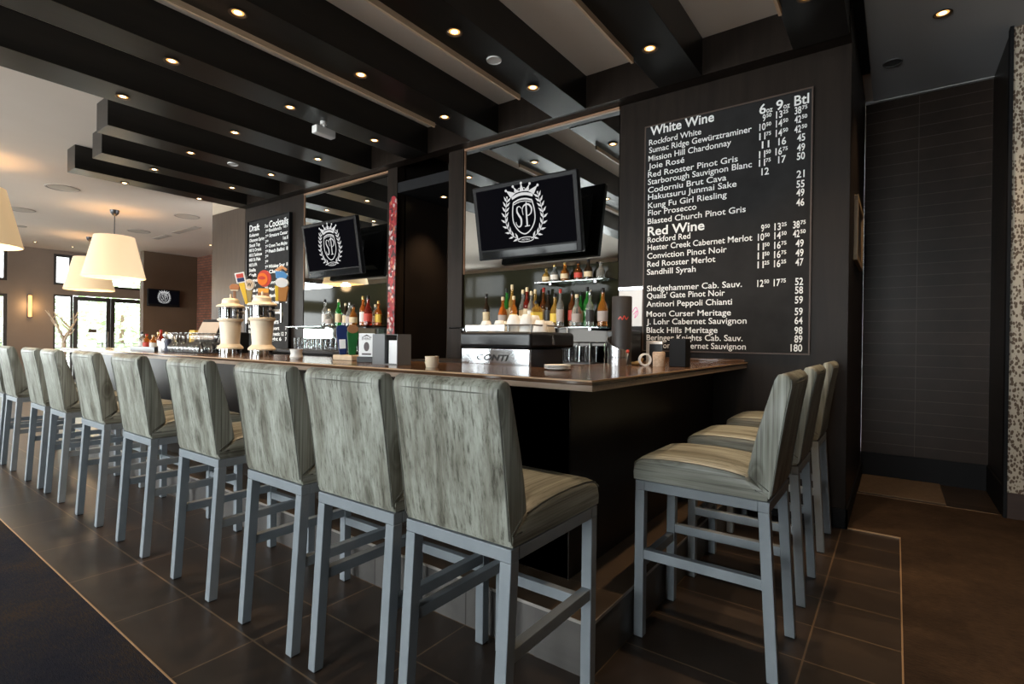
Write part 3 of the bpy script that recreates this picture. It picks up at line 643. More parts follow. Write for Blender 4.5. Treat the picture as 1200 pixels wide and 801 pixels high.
tag(obj('low_mirror', MB().box(-6.75, -4.965, 4.208, 4.226, 1.10, 1.388), M_LOWMIR, smooth=False), 'low mirror strip under the bottle shelf beside the stickered board', 'mirror')
def shelf(label, x0, x1, z, n=3, d=.27):
    t = thing('glass_shelf', label, 'shelf', ((x0+x1)/2, 4.205, z)); w = (x1-x0)/2
    obj('shelf_plate', MB().box(-w, w, -d, 0, -.012, 0), M_SHELFG, t, bevel=.002)
    for k in range(n):
        x = -w+.15+(2*w-.3)*k/(n-1); obj('shelf_bracket', MB().box(x-.01, x+.01, -d*.8, 0, -.03, -.0125), M_BRUSH, t)
SZ2, SZ1 = 1.372, 1.40
shelf('glass shelf of bottles beside the wine chalkboard', -3.70, -1.96, SZ2); shelf('glass shelf of bottles beside the stickered board', -6.72, -4.97, SZ1)
shelf('short upper glass shelf above the bottles beside the wine chalkboard', -2.72, -1.96, 1.79, 2, .16)

# ------------------------------------------------------------------ televisions
def make_tv(label, loc, yaw_, tilt, w, h, mount=True, rz0=0):
    t = thing('television', label, 'television', loc, 0); t.rotation_euler = (tilt, 0, rz0+yaw_)
    a, b = w/2, h/2
    m = MB().box(-a, a, -.012, .05, -b, b); o = obj('television_body', m, mat('television_black', (.006,.006,.007), .35, spec=.12) if 'television_black' not in bpy.data.materials else bpy.data.materials['television_black'], t, bevel=.012, seg=3)
    obj('back_housing', MB().hexa([(-a*.8,.05,-b*.75),(a*.8,.05,-b*.75),(a*.8,.05,b*.75),(-a*.8,.05,b*.75),(-a*.7,.095,-b*.6),(a*.7,.095,-b*.6),(a*.7,.095,b*.6),(-a*.7,.095,b*.6)]), M_MATTE, t, bevel=.006)
    k = w/1.14
    obj('screen', MB().box(-a+.045*k, a-.045*k, -.0145, -.0125, -b+.095*k, b-.045*k), M_SCREEN, t, smooth=False)
    obj('speaker_strip', MB().box(-a+.05*k, a-.05*k, -.016, -.0125, -b+.015*k, -b+.08*k), mat('gloss_black', (.008,.009,.010), .08, spec=.14) if 'gloss_black' not in bpy.data.materials else bpy.data.materials['gloss_black'], t, bevel=.003)
    m = MB(); sc = .52*h/.70*.98; crest(m, lambda x, y: (x*sc+.0*k, -.0152, y*sc+.03*k)); obj('screen_emblem', m, M_LOGO, t, smooth=False, fix=False, label='white crowned SP crest shown on the screen')
    if mount: obj('wall_bracket', MB().box(-.16, .16, .095, .115, -.14, .14).box(-.04, .04, .115, .215, -.05, .05), M_DSTEEL, t, bevel=.004)
    return t
make_tv('flat television showing a white SP crest, on the mirror beside the wine chalkboard', (-2.781,3.961,2.378), math.radians(1.7), math.radians(10.5), 1.144, .703)
make_tv('flat television showing a white SP crest, between draft chalkboard and stickered board', (-5.776,3.971,2.38), 0, math.radians(9.4), 1.131, .698)
make_tv('small far television showing the SP crest on the dark brown wall panel', (-16.49,6.0,2.305), 0, .03, .80, .475, False, PI/2)

# ------------------------------------------------------------------ chalkboards
wr = [("White Wine",-1.668,-1.155,2.963),("Rockford White",-1.677,-1.251,2.883),("Sumac Ridge Gew\u00fcrztraminer",-1.676,-0.883,2.819),("Mission Hill Chardonnay",-1.681,-1.027,2.750),("Joie Ros\u00e9",-1.681,-1.380,2.686),("Red Rooster Pinot Gris",-1.683,-0.978,2.617),("Starborough Sauvignon Blanc",-1.682,-0.878,2.556),("Codorniu Brut Cava",-1.681,-1.058,2.489),("Hakutsuru Junmai Sake",-1.680,-0.984,2.429),("Kung Fu Girl Riesling",-1.679,-1.054,2.359),("Flor Prosecco",-1.678,-1.280,2.298),("Blasted Church Pinot Gris",-1.681,-0.917,2.229),("Red Wine",-1.679,-1.217,2.131),("Rockford Red",-1.679,-1.326,2.074),("Hester Creek Cabernet Merlot",-1.678,-0.869,2.010),("Conviction Pinot Noir",-1.680,-1.049,1.940),("Red Rooster Merlot",-1.679,-1.131,1.873),("Sandhill Syrah",-1.681,-1.280,1.807),("Sledgehammer Cab. Sauv.",-1.679,-0.936,1.670),("Quails' Gate Pinot Noir",-1.679,-1.058,1.609),("Antinori Peppoli Chianti",-1.681,-1.005,1.540),("Moon Curser Meritage",-1.680,-1.012,1.458),("J. Lohr Cabernet Sauvignon",-1.679,-0.900,1.394),("Black Hills Meritage",-1.678,-1.108,1.324),("Beringer Knights Cab. Sauv.",-1.677,-0.926,1.263),("Raymond Cabernet Sauvignon",-1.676,-0.903,1.200)]
pr = {1:("9|50","13|25","38|75"),2:("10|50","14|50","42|50"),3:("11|75","14|50","42|50"),4:("11","16","45"),5:("11|50","16|75","49"),6:("11|75","17","50"),7:("12","",""),8:("","","21"),9:("","","55"),10:("","","49"),11:("","","46"),
      13:("9|50","13|25","38|75"),14:("10|50","14|50","42|50"),15:("11|50","16|75","49"),16:("11|50","16|75","49"),17:("11|25","16|25","47"),18:("12|50","17|75","52"),19:("","","58"),20:("","","59"),21:("","","59"),22:("","","64"),23:("","","98"),24:("","","89"),25:("","","180")}
BX0, BZ0 = -1.10, 1.20
t = thing('wine_chalkboard', 'big black wine list chalkboard with white hand lettering and prices', 'chalkboard', (BX0, YW, BZ0))
obj('board_panel', MB().box(-.605, .605, -.022, -.001, -.02, 1.835), M_BOARD, t, bevel=.002)
fr = MB().box(-.615, .615, -.026, -.001, 1.835, 1.845).box(-.615, .615, -.026, -.001, -.03, -.02).box(-.615, -.605, -.026, -.001, -.02, 1.835).box(.605, .615, -.026, -.001, -.02, 1.835)
obj('board_frame', fr, mat('thin_brown_frame', (.06,.036,.024), .5), t)
F = lambda u, v: (u-BX0, -.0228, v-BZ0)
def line(name, t, *args):
    m = MB()
    for a in args: text(m, *a)
    return obj(name, m, M_CHALK, t, smooth=False, fix=False)
for i, (s_, a, b, z) in enumerate(wr):
    if i in (0, 12): line('heading_lettering', t, (s_, F, a, b-a, z, .105, .02))
    else: line('list_lettering', t, (s_, F, a, b-a, z, .066, .009))
line('heading_lettering', t, ('6', F, -.832, .045, 2.935, .10, .016), ('oz', F, -.785, .042, 2.935, .055, .016)); line('heading_lettering', t, ('9', F, -.720, .045, 2.936, .10, .016), ('oz', F, -.673, .042, 2.936, .055, .016)); line('heading_lettering', t, ('Btl', F, -.603, .092, 2.938, .10, .016))
for i, q in pr.items():
    z = wr[i][3]-.006; args = []
    for s_, xr in zip(q, (-.750, -.640, -.520)):
        if not s_: continue
        if '|' in s_:
            a, b = s_.split('|'); args += [(a, F, xr-.038, .021 if len(a) == 1 else .042, z, .072, .016, 0, 'R'), (b, F, xr-.034, .033, z+.024, .038, .02)]
        else: args.append((s_, F, xr-.012, .023*len(s_)+.004, z, .072, .016, 0, 'R'))
    line('price_lettering', t, *args)

BX0, BZ0 = -7.65, 1.08
t = thing('draft_chalkboard', 'tall chalkboard of draft beers and cocktails on the far wall panel', 'chalkboard', (BX0, YW, BZ0))
obj('board_panel', MB().box(-.585, .585, -.03, -.001, 0, 1.97), M_BOARD, t, bevel=.002); obj('board_frame', MB().box(.585, .60, -.05, -.001, -.01, 1.98).box(-.6, -.585, -.05, -.001, -.01, 1.98).box(-.585, .585, -.05, -.001, 1.97, 1.98), M_MATTE, t)
F = lambda u, v: (u-BX0, -.0308, v-BZ0)
line('heading_lettering', t, ('Draft', F, -8.21, .30, 2.90, .14, .02)); line('heading_lettering', t, ('Cocktails', F, -7.63, .52, 2.90, .14, .02))
for s_, z, w in (('Kokanee',2.815,.28),('Okanagan Spring',2.735,.45),('Shock Top',2.655,.32),('Mill St Organic',2.58,.36),('Mill St Tankhouse',2.505,.38),('Mill St Pale',2.43,.34),('Mill St IPA',2.35,.24),('Stella',2.27,.20),('Craft',2.19,.22),('Guinness',2.11,.3),('Cider',2.03,.22),('Blonde Ale',1.95,.32),('Amber Ale',1.87,.32),('Pilsner',1.79,.26),('Porter',1.71,.22),('Seasonal',1.63,.28),('Pale Ale',1.55,.28),('Wheat',1.47,.22),('Red Ale',1.39,.26),('Stout',1.31,.2)):
    line('list_lettering', t, (s_, F, -8.21, w, z, .07, .02))
for z in (2.83,2.75,2.67,2.595,2.52,2.445,2.365,2.285,2.205,2.125,2.045,1.965,1.885,1.805): line('price_lettering', t, ('7', F, -7.73, .035, z, .065, .02), ('50', F, -7.69, .04, z+.02, .04, .02))
line('price_lettering', t, ('7oz', F, -7.755, .10, 2.91, .07, .02))
for s_, x, w, z in (("Rockford's",-7.63,.34,2.835),('1oz 7',-7.24,.13,2.85),('Signature Caesar',-7.62,.50,2.755),('1oz 8',-7.24,.13,2.68),('Crown Two Mojito',-7.63,.50,2.60),('Peach Bellini  8',-7.63,.52,2.52),('Whiskey Sour  8',-7.63,.52,2.29),('Classic',-7.62,.36,2.21),('1oz 9',-7.24,.13,2.13),('Long Island',-7.62,.40,2.05),('9',-7.16,.04,2.05),('Martini',-7.62,.3,1.95),('8',-7.16,.04,1.95),('Manhattan',-7.62,.36,1.85),('9',-7.16,.04,1.85),('Paloma',-7.62,.28,1.75),('8',-7.16,.04,1.75),('Coffees',-7.62,.34,1.60)):
    line('list_lettering', t, (s_, F, x, w, z, .07, .02))
line('heading_lettering', t, ('Beers', F, -7.60, .26, 1.45, .10, .02))
for s_, z, w in (('Import',1.36,.28),('Domestic 12',1.275,.40),('Light 6',1.20,.34)): line('list_lettering', t, (s_, F, -7.60, w, z, .075, .02)); line('price_lettering', t, ('7', F, -7.16, .04, z, .07, .02))

# ------------------------------------------------------------------ bottles
def bot_mat(name, col, tr=.75, rough=.06): return mat(name, col, rough, trans=tr, coat=.3, ior=1.35)
BM = dict(amber=bot_mat('amber_spirit', (.75,.26,.04)), orange=bot_mat('orange_spirit', (.85,.22,.03)), clear=bot_mat('clear_spirit', (.85,.88,.86), .85), green=bot_mat('green_bottle', (.05,.45,.07)),
    dark=bot_mat('dark_bottle', (.03,.018,.010), .3), red=bot_mat('red_liqueur', (.45,.04,.02)), gold=bot_mat('golden_spirit', (.85,.5,.10)), brown=bot_mat('brown_bottle', (.30,.09,.02)))
LM = dict(cream=mat('cream_label', (.66,.55,.36), .6), white=mat('white_label', (.72,.70,.66), .6), black=mat('black_label', (.03,.03,.03), .5), yellow=mat('yellow_label', (.75,.52,.08), .6), red=mat('red_label', (.5,.06,.04), .6), grey=mat('grey_label', (.42,.36,.33), .6), blue=mat('blue_label', (.05,.25,.35), .6))
CM = dict(black=M_BLACK, gold=mat('gold_cap', (.7,.5,.18), .3, .8), red=mat('red_cap', (.4,.03,.02), .4), cream=mat('cream_cap', (.7,.6,.4), .5), steel=M_BRUSH)
def bottle(kind, h, body, lab, cap, label, loc, group, r=.038):
    t = thing('bottle', label, 'bottle', loc, random.random(), group)
    if kind == 'wine': p = [(r*.8,.0),(r,.008),(r,.56*h),(r*.85,.63*h),(.42*r,.72*h),(.36*r,.76*h),(.36*r,.93*h)]; l0, l1 = .18*h, .46*h
    elif kind == 'tall': p = [(r*.8,.0),(r,.008),(r*1.0,.50*h),(r*.98,.58*h),(.6*r,.66*h),(.38*r,.72*h),(.36*r,.92*h)]; l0, l1 = .14*h, .46*h
    elif kind == 'squat': p = [(r*.9,0),(r*1.25,.01),(r*1.28,.45*h),(r*1.0,.58*h),(.5*r,.68*h),(.42*r,.74*h),(.42*r,.9*h)]; l0, l1 = .14*h, .40*h
    elif kind == 'flared': p = [(r*.7,0),(r*.8,.01),(r*1.05,.52*h),(r*.9,.62*h),(.5*r,.70*h),(.4*r,.75*h),(.4*r,.92*h)]; l0, l1 = .12*h, .42*h
    else: p = [(r*.9,0),(r*1.5,.01),(r*1.5,.62*h),(r*1.2,.72*h),(.5*r,.78*h),(.45*r,.9*h)]; l0, l1 = .12*h, .55*h
    nseg = 4 if kind == 'square' else 18
    m = MB().lathe(p+[(0, p[-1][1])], nseg, caps=True); o = obj('bottle_glass', m, BM[body], t, bevel=.004 if nseg == 4 else 0)
    def rad(z):
        for (ra, za), (rb, zb) in zip(p, p[1:]):
            if za <= z <= zb: return ra+(rb-ra)*(z-za)/max(zb-za, 1e-6)
        return r
    if lab: obj('bottle_label', MB().lathe([(rad(l0)*1.012+.0006, l0), (rad((l0+l1)/2)*1.012+.0006, (l0+l1)/2), (rad(l1)*1.012+.0006, l1)], nseg, caps=False), LM[lab], t, fix=False, label=lab+' paper label')
    rc = p[-1][0]+.0015
    obj('bottle_cap', MB().lathe([(rc,.87*h if kind == 'square' else .89*h),(rc,h-.004),(rc*.85,h)], 14), CM[cap], t, label=cap+' cap')
    return t
def cnt(i): return (ordn+['tenth','eleventh','twelfth','thirteenth','fourteenth','fifteenth','sixteenth','seventeenth','eighteenth','nineteenth','twentieth'])[i]
near = [(-3.282,1.705,'tall','dark','cream','black',4.03),(-3.098,1.758,'tall','green','cream','black',4.12),(-3.020,1.788,'wine','gold','cream','cream',4.10),(-3.055,1.665,'squat','orange','grey','cream',4.0),(-2.905,1.735,'tall','clear','cream','cream',4.12),(-2.925,1.667,'flared','amber','yellow','cream',4.0),
 (-2.829,1.752,'tall','red','cream','cream',4.08),(-2.775,1.733,'wine','gold','cream','cream',4.14),(-2.745,1.707,'wine','clear','white','cream',4.03),(-2.672,1.745,'tall','brown','cream','red',4.13),(-2.664,1.618,'square','gold','yellow','black',4.0),(-2.572,1.708,'tall','dark','black','black',4.05),(-2.485,1.673,'squat','gold','yellow','black',4.03),
 (-2.412,1.708,'tall','clear','grey','red',4.0),(-2.331,1.697,'wine','brown','red','black',4.07),(-2.275,1.687,'tall','green','cream','black',4.13),(-2.245,1.655,'squat','clear','grey','cream',4.0),(-2.175,1.721,'wine','green','green' if 0 else None,'black',4.06),(-2.115,1.680,'tall','clear','black','steel',4.0),(-2.055,1.691,'wine','green',None,'black',4.10),(-2.005,1.70,'squat','amber','grey','black',4.02)]
bn = dict(amber='amber spirit', orange='orange spirit', clear='clear', green='green glass', dark='dark glass', red='red liqueur', gold='golden spirit', brown='brown glass')
for i, (x, zt_, k, b, l, c_, y) in enumerate(near):
    bottle(k, zt_-SZ2, b, l, c_, '%s bottle, %s, %s from the passage on the wine wall shelf' % (bn[b], '%s label' % l if l else '%s cap' % c_, cnt(i) if i < 20 else 'last'), (x, y, SZ2), 'bottles on the shelf by the wine chalkboard', .034 if k != 'square' else .042)
far = [(-5.982,1.750,'tall','clear','white','black',4.03),(-5.843,1.62,'squat','clear','grey','cream',4.0),(-5.798,1.717,'wine','clear','grey','cream',4.11),(-5.696,1.740,'tall','green','cream','cream',4.03),(-5.576,1.688,'tall','dark','cream','cream',4.05),(-5.464,1.695,'squat','clear','grey','steel',4.03),(-5.352,1.660,'squat','amber','cream','black',4.0),(-5.285,1.689,'tall','brown','cream','cream',4.1),(-5.17,1.757,'tall','orange','white','gold',4.0),(-5.075,1.661,'wine','clear','white','cream',4.11),(-5.06,1.758,'squat','red','red','black',3.99),(-4.995,1.70,'tall','orange','yellow','gold',4.09)]
for i, (x, zt_, k, b, l, c_, y) in enumerate(far):
    bottle(k, zt_-SZ1, b, l, c_, '%s bottle, %s label, %s from the draft chalkboard end of its shelf' % (bn[b], l, cnt(i)), (x, y, SZ1), 'bottles on the shelf by the stickered board', .038)
for i, (x, h, b, l, c_) in enumerate(((-2.64,.13,'gold','cream','gold'),(-2.55,.16,'clear','white','gold'),(-2.44,.17,'amber','cream','gold'),(-2.30,.17,'brown','red','black'),(-2.20,.18,'dark','cream','black'),(-2.08,.15,'clear',None,'steel'))):
    bottle('squat', h, b, l, c_, 'small %s bottle, %s from the passage end on the short upper shelf' % (bn[b], cnt(i)), (x, 4.12, 1.79), 'small bottles on the short upper shelf', .03)

# ------------------------------------------------------------------ glasses
def goblet(mb, r=.036, h=.17):
    mb.lathe([(q, h-z) for q, z in [(0,0),(.034,.001),(.034,.003),(.006,.008),(.004,.02),(.004,.075),(.012,.085),(r,.12),(r*1.02,.14),(r*.9,h),(r*.88,h),(r*.98,.14),(r*.95,.12),(.01,.09),(0,.087)]], 14, caps=False); return mb
def tumbler(mb, r=.034, h=.11): return mb.lathe([(0,0),(r*.8,0),(r,h),(r*.95,h),(r*.76,.01),(0,.01)], 14, caps=False)
gme = None
def place_glass(first, name, label, cat, loc, group, fn):
    if first is None: return tag(obj(name, fn(MB()), M_GLASS), label, cat, group)
    o = first.copy(); COL.objects.link(o); o['label'] = label; return o
g0 = None
for j in range(4):
    for i in range(8):
        o = place_glass(g0, 'wine_glass', 'clear stemmed glass upside down, in the cluster beside the beer towers', 'glass', None, 'stemmed glasses clustered on the bar', goblet)
        o.location = (-5.27+i*.078+random.uniform(-.003,.003), 1.99+j*.088+random.uniform(-.006,.006), TOPZ+.0045); g0 = g0 or o
tag(obj('bar_mat', MB().box(-5.32, -4.66, 1.94, 2.31, TOPZ, TOPZ+.004), M_MATTE), 'black bar mat under the clustered glasses', 'mat')
g1 = None
for j in range(2):
    for i in range(13):
        o = place_glass(g1, 'tumbler', 'clear tumbler in the rows on the back counter below the far bottle shelf', 'glass', None, 'tumblers on the back counter', tumbler)
        o.location = (-6.5+i*.105, 3.95+j*.10, 1.097); o.scale = (1.2,1.2,1.35); g1 = g1 or o
rk = thing('glass_rack', 'wire rack of upturned glasses behind the saucers', 'glass rack', (-2.21,3.85,1.047))
m = MB()
for z in (.012,.19): m.tube([(-.25,-.13,z),(.25,-.13,z),(.25,.13,z),(-.25,.13,z)], .006, 6, True)
for x in (-.25,.25):
    for y in (-.13,.13): m.tube([(x,y,.0),(x,y,.19)], .006, 6)
obj('wire_frame', m, M_CHROME, rk); obj('drip_tray', MB().box(-.245, .245, -.125, .125, .014, .024), M_DSTEEL, rk)
for j in range(2):
    for i in range(5):
        o = g1.copy(); COL.objects.link(o); o.location = (-2.21-.19+i*.095, 3.79+j*.12, 1.0725); o.scale = (1.15,1.15,1.2)
        o['label'] = 'clear glass standing in the wire rack behind the saucers'; o['group'] = 'glasses in the wire rack'

# ------------------------------------------------------------------ beer towers and taps
M_TAPBASE = mat('tap_chrome', (.75,.75,.76), .12, 1)
def tower(label, loc, arms):
    t = thing('beer_tower', label, 'beer tower', loc, 0, 'ceramic beer towers')
    obj('chrome_base', MB().lathe([(.083,0),(.083,.045),(.078,.05)], 32), M_CHROME, t)
    b = obj('ceramic_body', MB().lathe([(.098,.045),(.099,.056),(.092,.066),(.072,.085),(.070,.10),(.082,.25),(.084,.268),(.096,.275),(.098,.288),(.088,.295)], 36), M_CREAM, t, bevel=0)
    c = MB().lathe([(.083,.293),(.083,.385)], 32); obj('chrome_collar', c, M_CHROME, t)
    g = MB()
    for k in range(16): a = k*PI/8; g.box(.0842*math.cos(a)-.003, .0842*math.cos(a)+.003, .0842*math.sin(a)-.003, .0842*math.sin(a)+.003, .297, .383)
    for z in (.303,.372): g.lathe([(.0845,z),(.087,z+.003),(.0845,z+.006)], 32, caps=False)
    obj('collar_ribs', g, M_DSTEEL, t)
    obj('ceramic_lid', MB().lathe([(.088,.382),(.106,.386),(.107,.394),(.095,.405),(.072,.412),(.066,.418),(.064,.445),(.052,.458),(.02,.463),(.0,.464)], 36), M_CREAM, t)
    obj('finial', MB().lathe([(.012,.46),(.008,.47),(.007,.478),(.009,.486),(.006,.496),(0,.498)], 14), M_CREAM, t)
    for x, y in arms:
        d = Vector((x, y, 0)); e = d.normalized()
        f = MB().tube([e*.08+Vector((0,0,.34)), e*(d.length*.85)+Vector((0,0,.347)), d+Vector((0,0,.34))], .009, 8).tube([d+Vector((0,0,.352)), d+e*.004+Vector((0,0,.30)), d+Vector((0,0,.255))], [.011,.010,.008], 8).tube([d+Vector((0,0,.345)), d+Vector((0,0,.385))], .007, 8)
        obj('faucet', f, M_TAPBASE, t)
    return t
A1 = [(-.145,.10),(.205,.03),(.10,.10)]; A2 = [(-.17,.10),(.27,.0)]
T2 = tower('cream ceramic beer tower nearer the bar corner', (-3.93,2.1,TOPZ), A2); T1 = tower('cream ceramic beer tower nearer the glasses', (-4.43,2.1,TOPZ), A1)
def paddle(label, loc, tilt, parts, sc=(1,1)):
    """flat sculpted tap handle: list of (name, outline, half thickness, material)"""
    tw = T1 if 'nearer the glasses' in label or 'slanted' in label or 'W badge' in label else T2
    t = obj('tap_handle', MB().prism(parts[0][1], lambda u, v, q: (u, q, v), -parts[0][2], parts[0][2]), parts[0][3], tw, bevel=.004, label=label)
    d = Vector(loc)-tw.location; a = tw.rotation_euler.z
    t.location = (d.x*math.cos(-a)-d.y*math.sin(-a), d.x*math.sin(-a)+d.y*math.cos(-a), d.z); t.rotation_euler = (0, tilt, math.radians(52)-a); t.scale = (sc[0], sc[0], sc[1])
    for n_, poly, th, m_ in parts[1:]: obj(n_, MB().prism(poly, lambda u, v, q: (u, q, v), -th, th), m_, t, bevel=.004)
    obj('ferrule', MB().lathe([(.008,-.03),(.009,-.01),(.013,0)], 12), M_CHROME, t)
    return t
def ell(cx, cz, a, b, n=16): return [(cx+a*math.cos(2*PI*k/n), cz+b*math.sin(2*PI*k/n)) for k in range(n)]
Y_ = mat('tap_yellow', (.75,.48,.03), .35); R_ = mat('tap_red', (.55,.06,.04), .35); O_ = mat('tap_orange', (.80,.20,.02), .35); Bl = mat('tap_blue', (.10,.30,.62), .35); Br = mat('tap_brown', (.28,.12,.05), .4); Nv = mat('tap_navy', (.008,.022,.10), .35); Gn = mat('tap_green', (.008,.10,.022), .35)
zt_ = TOPZ+.39
def on(tw, A): return (tw.location.x+A[0], tw.location.y+A[1], zt_+.02)
paddle('brown wooden tap handle with a flat top on the tower nearer the glasses', on(T1,A1[0]), 0, [('handle_neck',[(-.012,0),(.012,0),(.016,.16),(-.016,.16)],.010,Br),('handle_top',[(-.05,.17),(.05,.17),(.056,.20),(.03,.225),(-.03,.225),(-.056,.20)],.02,mat('tap_rust',(.45,.17,.06),.5)),('handle_band',[(-.04,.155),(.04,.155),(.045,.168),(-.045,.168)],.021,M_CREAM)], (.7,.82))
paddle('slanted yellow tap handle with a red and navy badge', on(T1,A1[1]), math.radians(-13), [('handle_neck',[(-.016,0),(.016,0),(.036,.22),(-.036,.22)],.014,Y_),('badge_rim',[(-.056,.205),(.056,.205),(.056,.305),(-.056,.305)],.016,M_PAPER),('badge',[(-.044,.215),(.044,.215),(.044,.255),(-.044,.255)],.0175,Nv),('badge_top',[(-.044,.255),(.044,.255),(.044,.295),(-.044,.295)],.0175,R_)], (.62,.84))
w_ = paddle('slim grey tap handle with a round white W badge', on(T1,A1[2]), 0.02, [('handle_neck',[(-.02,0),(.02,0),(.034,.19),(-.034,.19)],.014,mat('tap_olive',(.30,.24,.10),.4)),('handle_crown',[(-.03,.23),(.03,.23),(.022,.28),(-.022,.28)],.014,M_BLACK),('badge',ell(0,.195,.05,.055),.018,M_PAPER),('badge_face',ell(0,.195,.04,.045),.0195,M_CREAM)], (.8,.86))
m = MB(); text(m, 'W', lambda u, v: (u, -.0200, v), 0, .045, .175, .055, .03, align='C'); obj('badge_letter', m, M_BLACK, w_, smooth=False, fix=False)
paddle('orange crescent tap handle behind the tower nearer the bar corner', on(T2,A2[0]), 0, [('handle_neck',[(-.02,0),(.02,0),(.066,.07),(.066,.155),(-.066,.155),(-.066,.07)],.016,Br),('handle_panel',[(-.06,.12),(.06,.12),(.066,.165),(-.066,.165)],.018,mat('tap_amber',(.75,.36,.05),.4)),('disc_rim',ell(.01,.27,.082,.088,24),.014,R_),('disc',ell(-.012,.262,.062,.066,24),.0165,O_),('disc_slice',ell(-.02,.275,.045,.02),.018,R_)], (.62,.76))
paddle('beer glass shaped tap handle with blue and white figure top', on(T2,A2[1]), 0.03, [('glass_body',[(-.04,0),(.04,0),(.056,.14),(-.056,.14)],.03,mat('tap_ale',(.45,.19,.05),.35)),('glass_side',[(-.045,.0),(-.02,.0),(-.025,.14),(-.058,.14)],.031,Y_),('foam',ell(0,.17,.055,.045),.032,M_PAPER),('figure',[(-.05,.21),(.03,.20),(.05,.24),(.01,.275),(-.06,.27)],.026,Bl),('figure_top',[(-.065,.285),(-.03,.275),(.0,.30),(.03,.28),(.04,.30),(-.01,.33)],.016,mat('tap_peach',(.75,.35,.15),.5))], (.82,.80))
# taps on a low stand by the menu
s = thing('tap_stand', 'low pale stand holding the navy and green tap handles', 'tap stand', (-2.89,2.12,TOPZ)); obj('stand_block', MB().box(-.10, .10, -.045, .045, 0, .035), M_CORK, s, bevel=.006)
for x, c_, l in ((-.05, Nv, 'navy blue tapered tap handle on the low stand'), (.045, Gn, 'green tapered tap handle with a tan top on the low stand')):
    t = obj('tap_handle', MB().prism([(-.022,0),(.022,0),(.036,.13),(.034,.165),(-.034,.165),(-.036,.13)], lambda u, v, q: (u, q, v), -.016, .016), c_, s, bevel=.005, label=l); t.location = (x,0,.036); t.rotation_euler = (0, -.06 if x < 0 else .02, math.radians(52))
    obj('handle_top', MB().prism(ell(0,.168,.036,.028), lambda u, v, q: (u, q, v), -.018, .018), Br if x > 0 else Nv, t, bevel=.004)
    obj('handle_stripe', MB().box(-.02, .02, -.0175, -.0155, .04, .10), M_PAPER if x < 0 else Gn, t)

# ------------------------------------------------------------------ condiment caddy and point of sale at the far end
t = thing('condiment_caddy', 'black tray caddy of sauce bottles at the far end of the bar', 'caddy', (-5.84,2.06,TOPZ))
obj('tray', MB().box(-.30, .30, -.12, .12, 0, .012).box(-.30, .30, -.12, -.112, .012, .04).box(-.30, .30, .112, .12, .012, .04).box(-.30, -.292, -.112, .112, .012, .04).box(.292, .30, -.112, .112, .012, .04), M_BLACK, t, bevel=.002)
sauces = [(-.24,-.04,.17,'clear','white','black'),(-.15,.03,.13,'dark','grey','black'),(-.09,-.05,.15,'orange','red','red'),(.0,.02,.17,'amber','cream','gold'),(.07,-.05,.14,'amber','white','cream'),(.13,.04,.17,'clear','cream','cream'),(.20,-.03,.19,'red','white','red'),(.25,.05,.15,'clear','white','steel')]
for i, (x, y, h, b, l, c_) in enumerate(sauces): bottle('wine', h, b, l, c_, 'small %s sauce bottle with %s cap, %s along the condiment caddy' % (bn[b].split()[0], c_, cnt(i)), (-5.84+x, 2.06+y, TOPZ+.0125), 'sauce bottles in the condiment caddy', .03)
t = thing('napkin_dispenser', 'black domed napkin dispenser with a white top band behind the sauces', 'napkin dispenser', (-6.03,2.285,TOPZ))
arc = [(.13*math.cos(PI*k/12), .09+.075*math.sin(PI*k/12)) for k in range(13)]
obj('dispenser_body', MB().prism([(.13,0)]+arc+[(-.13,0)], lambda u, v, q: (u, q, v), -.07, .07), M_BLACK, t, bevel=.006)
arc2 = [(.134*math.cos(PI*k/12), .09+.08*math.sin(PI*k/12)) for k in range(13)]
obj('white_band', MB().prism(arc2+[(.128*math.cos(PI*k/12), .09+.07*math.sin(PI*k/12)) for k in range(12,-1,-1)], lambda u, v, q: (u, q, v), -.075, -.03), M_PAPER, t)
def shaker(label, x, m_, h=.10): tag(obj('shaker', MB().lathe([(.028,0),(.03,.005),(.03,h*.75),(.026,h*.82),(.026,h*.97),(.02,h)], 18), m_), label, 'shaker').location = (x, 1.98, TOPZ)
shaker('white shaker cup beside the sauce caddy', -5.475, M_PAPER, .09); shaker('steel shaker between the white and the dark shaker', -5.405, M_BRUSH, .12); shaker('dark shaker cup nearest the clustered glasses', -5.34, mat('navy_plastic', (.03,.035,.06), .4), .12)
t = thing('point_of_sale', 'point of sale terminal with tilted screen turned away, behind the glasses', 'terminal', (-6.15,2.64,.88), .55)
obj('terminal_stand', MB().box(-.10, .10, -.08, .10, 0, .03).box(-.03, .03, .0, .05, .03, .34), M_BLACK, t, bevel=.005)
obj('screen_housing', MB().hexa([(-.17,.04,.30),(.15,-.06,.30),(.16,-.03,.30),(-.16,.07,.30),(-.10,.12,.56),(.22,.02,.56),(.23,.05,.56),(-.09,.15,.56)]), M_BLACK, t, bevel=.006)
obj('screen', MB().hexa([(-.145,.028,.335),(.135,-.06,.335),(.137,-.056,.335),(-.143,.032,.335),(-.095,.096,.53),(.185,.008,.53),(.187,.012,.53),(-.093,.10,.53)]), mat('tan_screen', (.45,.36,.28), .25), t, smooth=False)
obj('receipt_printer', MB().box(.20, .42, -.03, .16, 0, .42), M_MATTE, t, bevel=.01)
tag(obj('yellow_box', MB().box(-6.64, -6.50, 2.68, 2.82, .88, 1.32), mat('ochre_card', (.55,.33,.03), .6), bevel=.004), 'ochre yellow box behind the point of sale terminal', 'box')
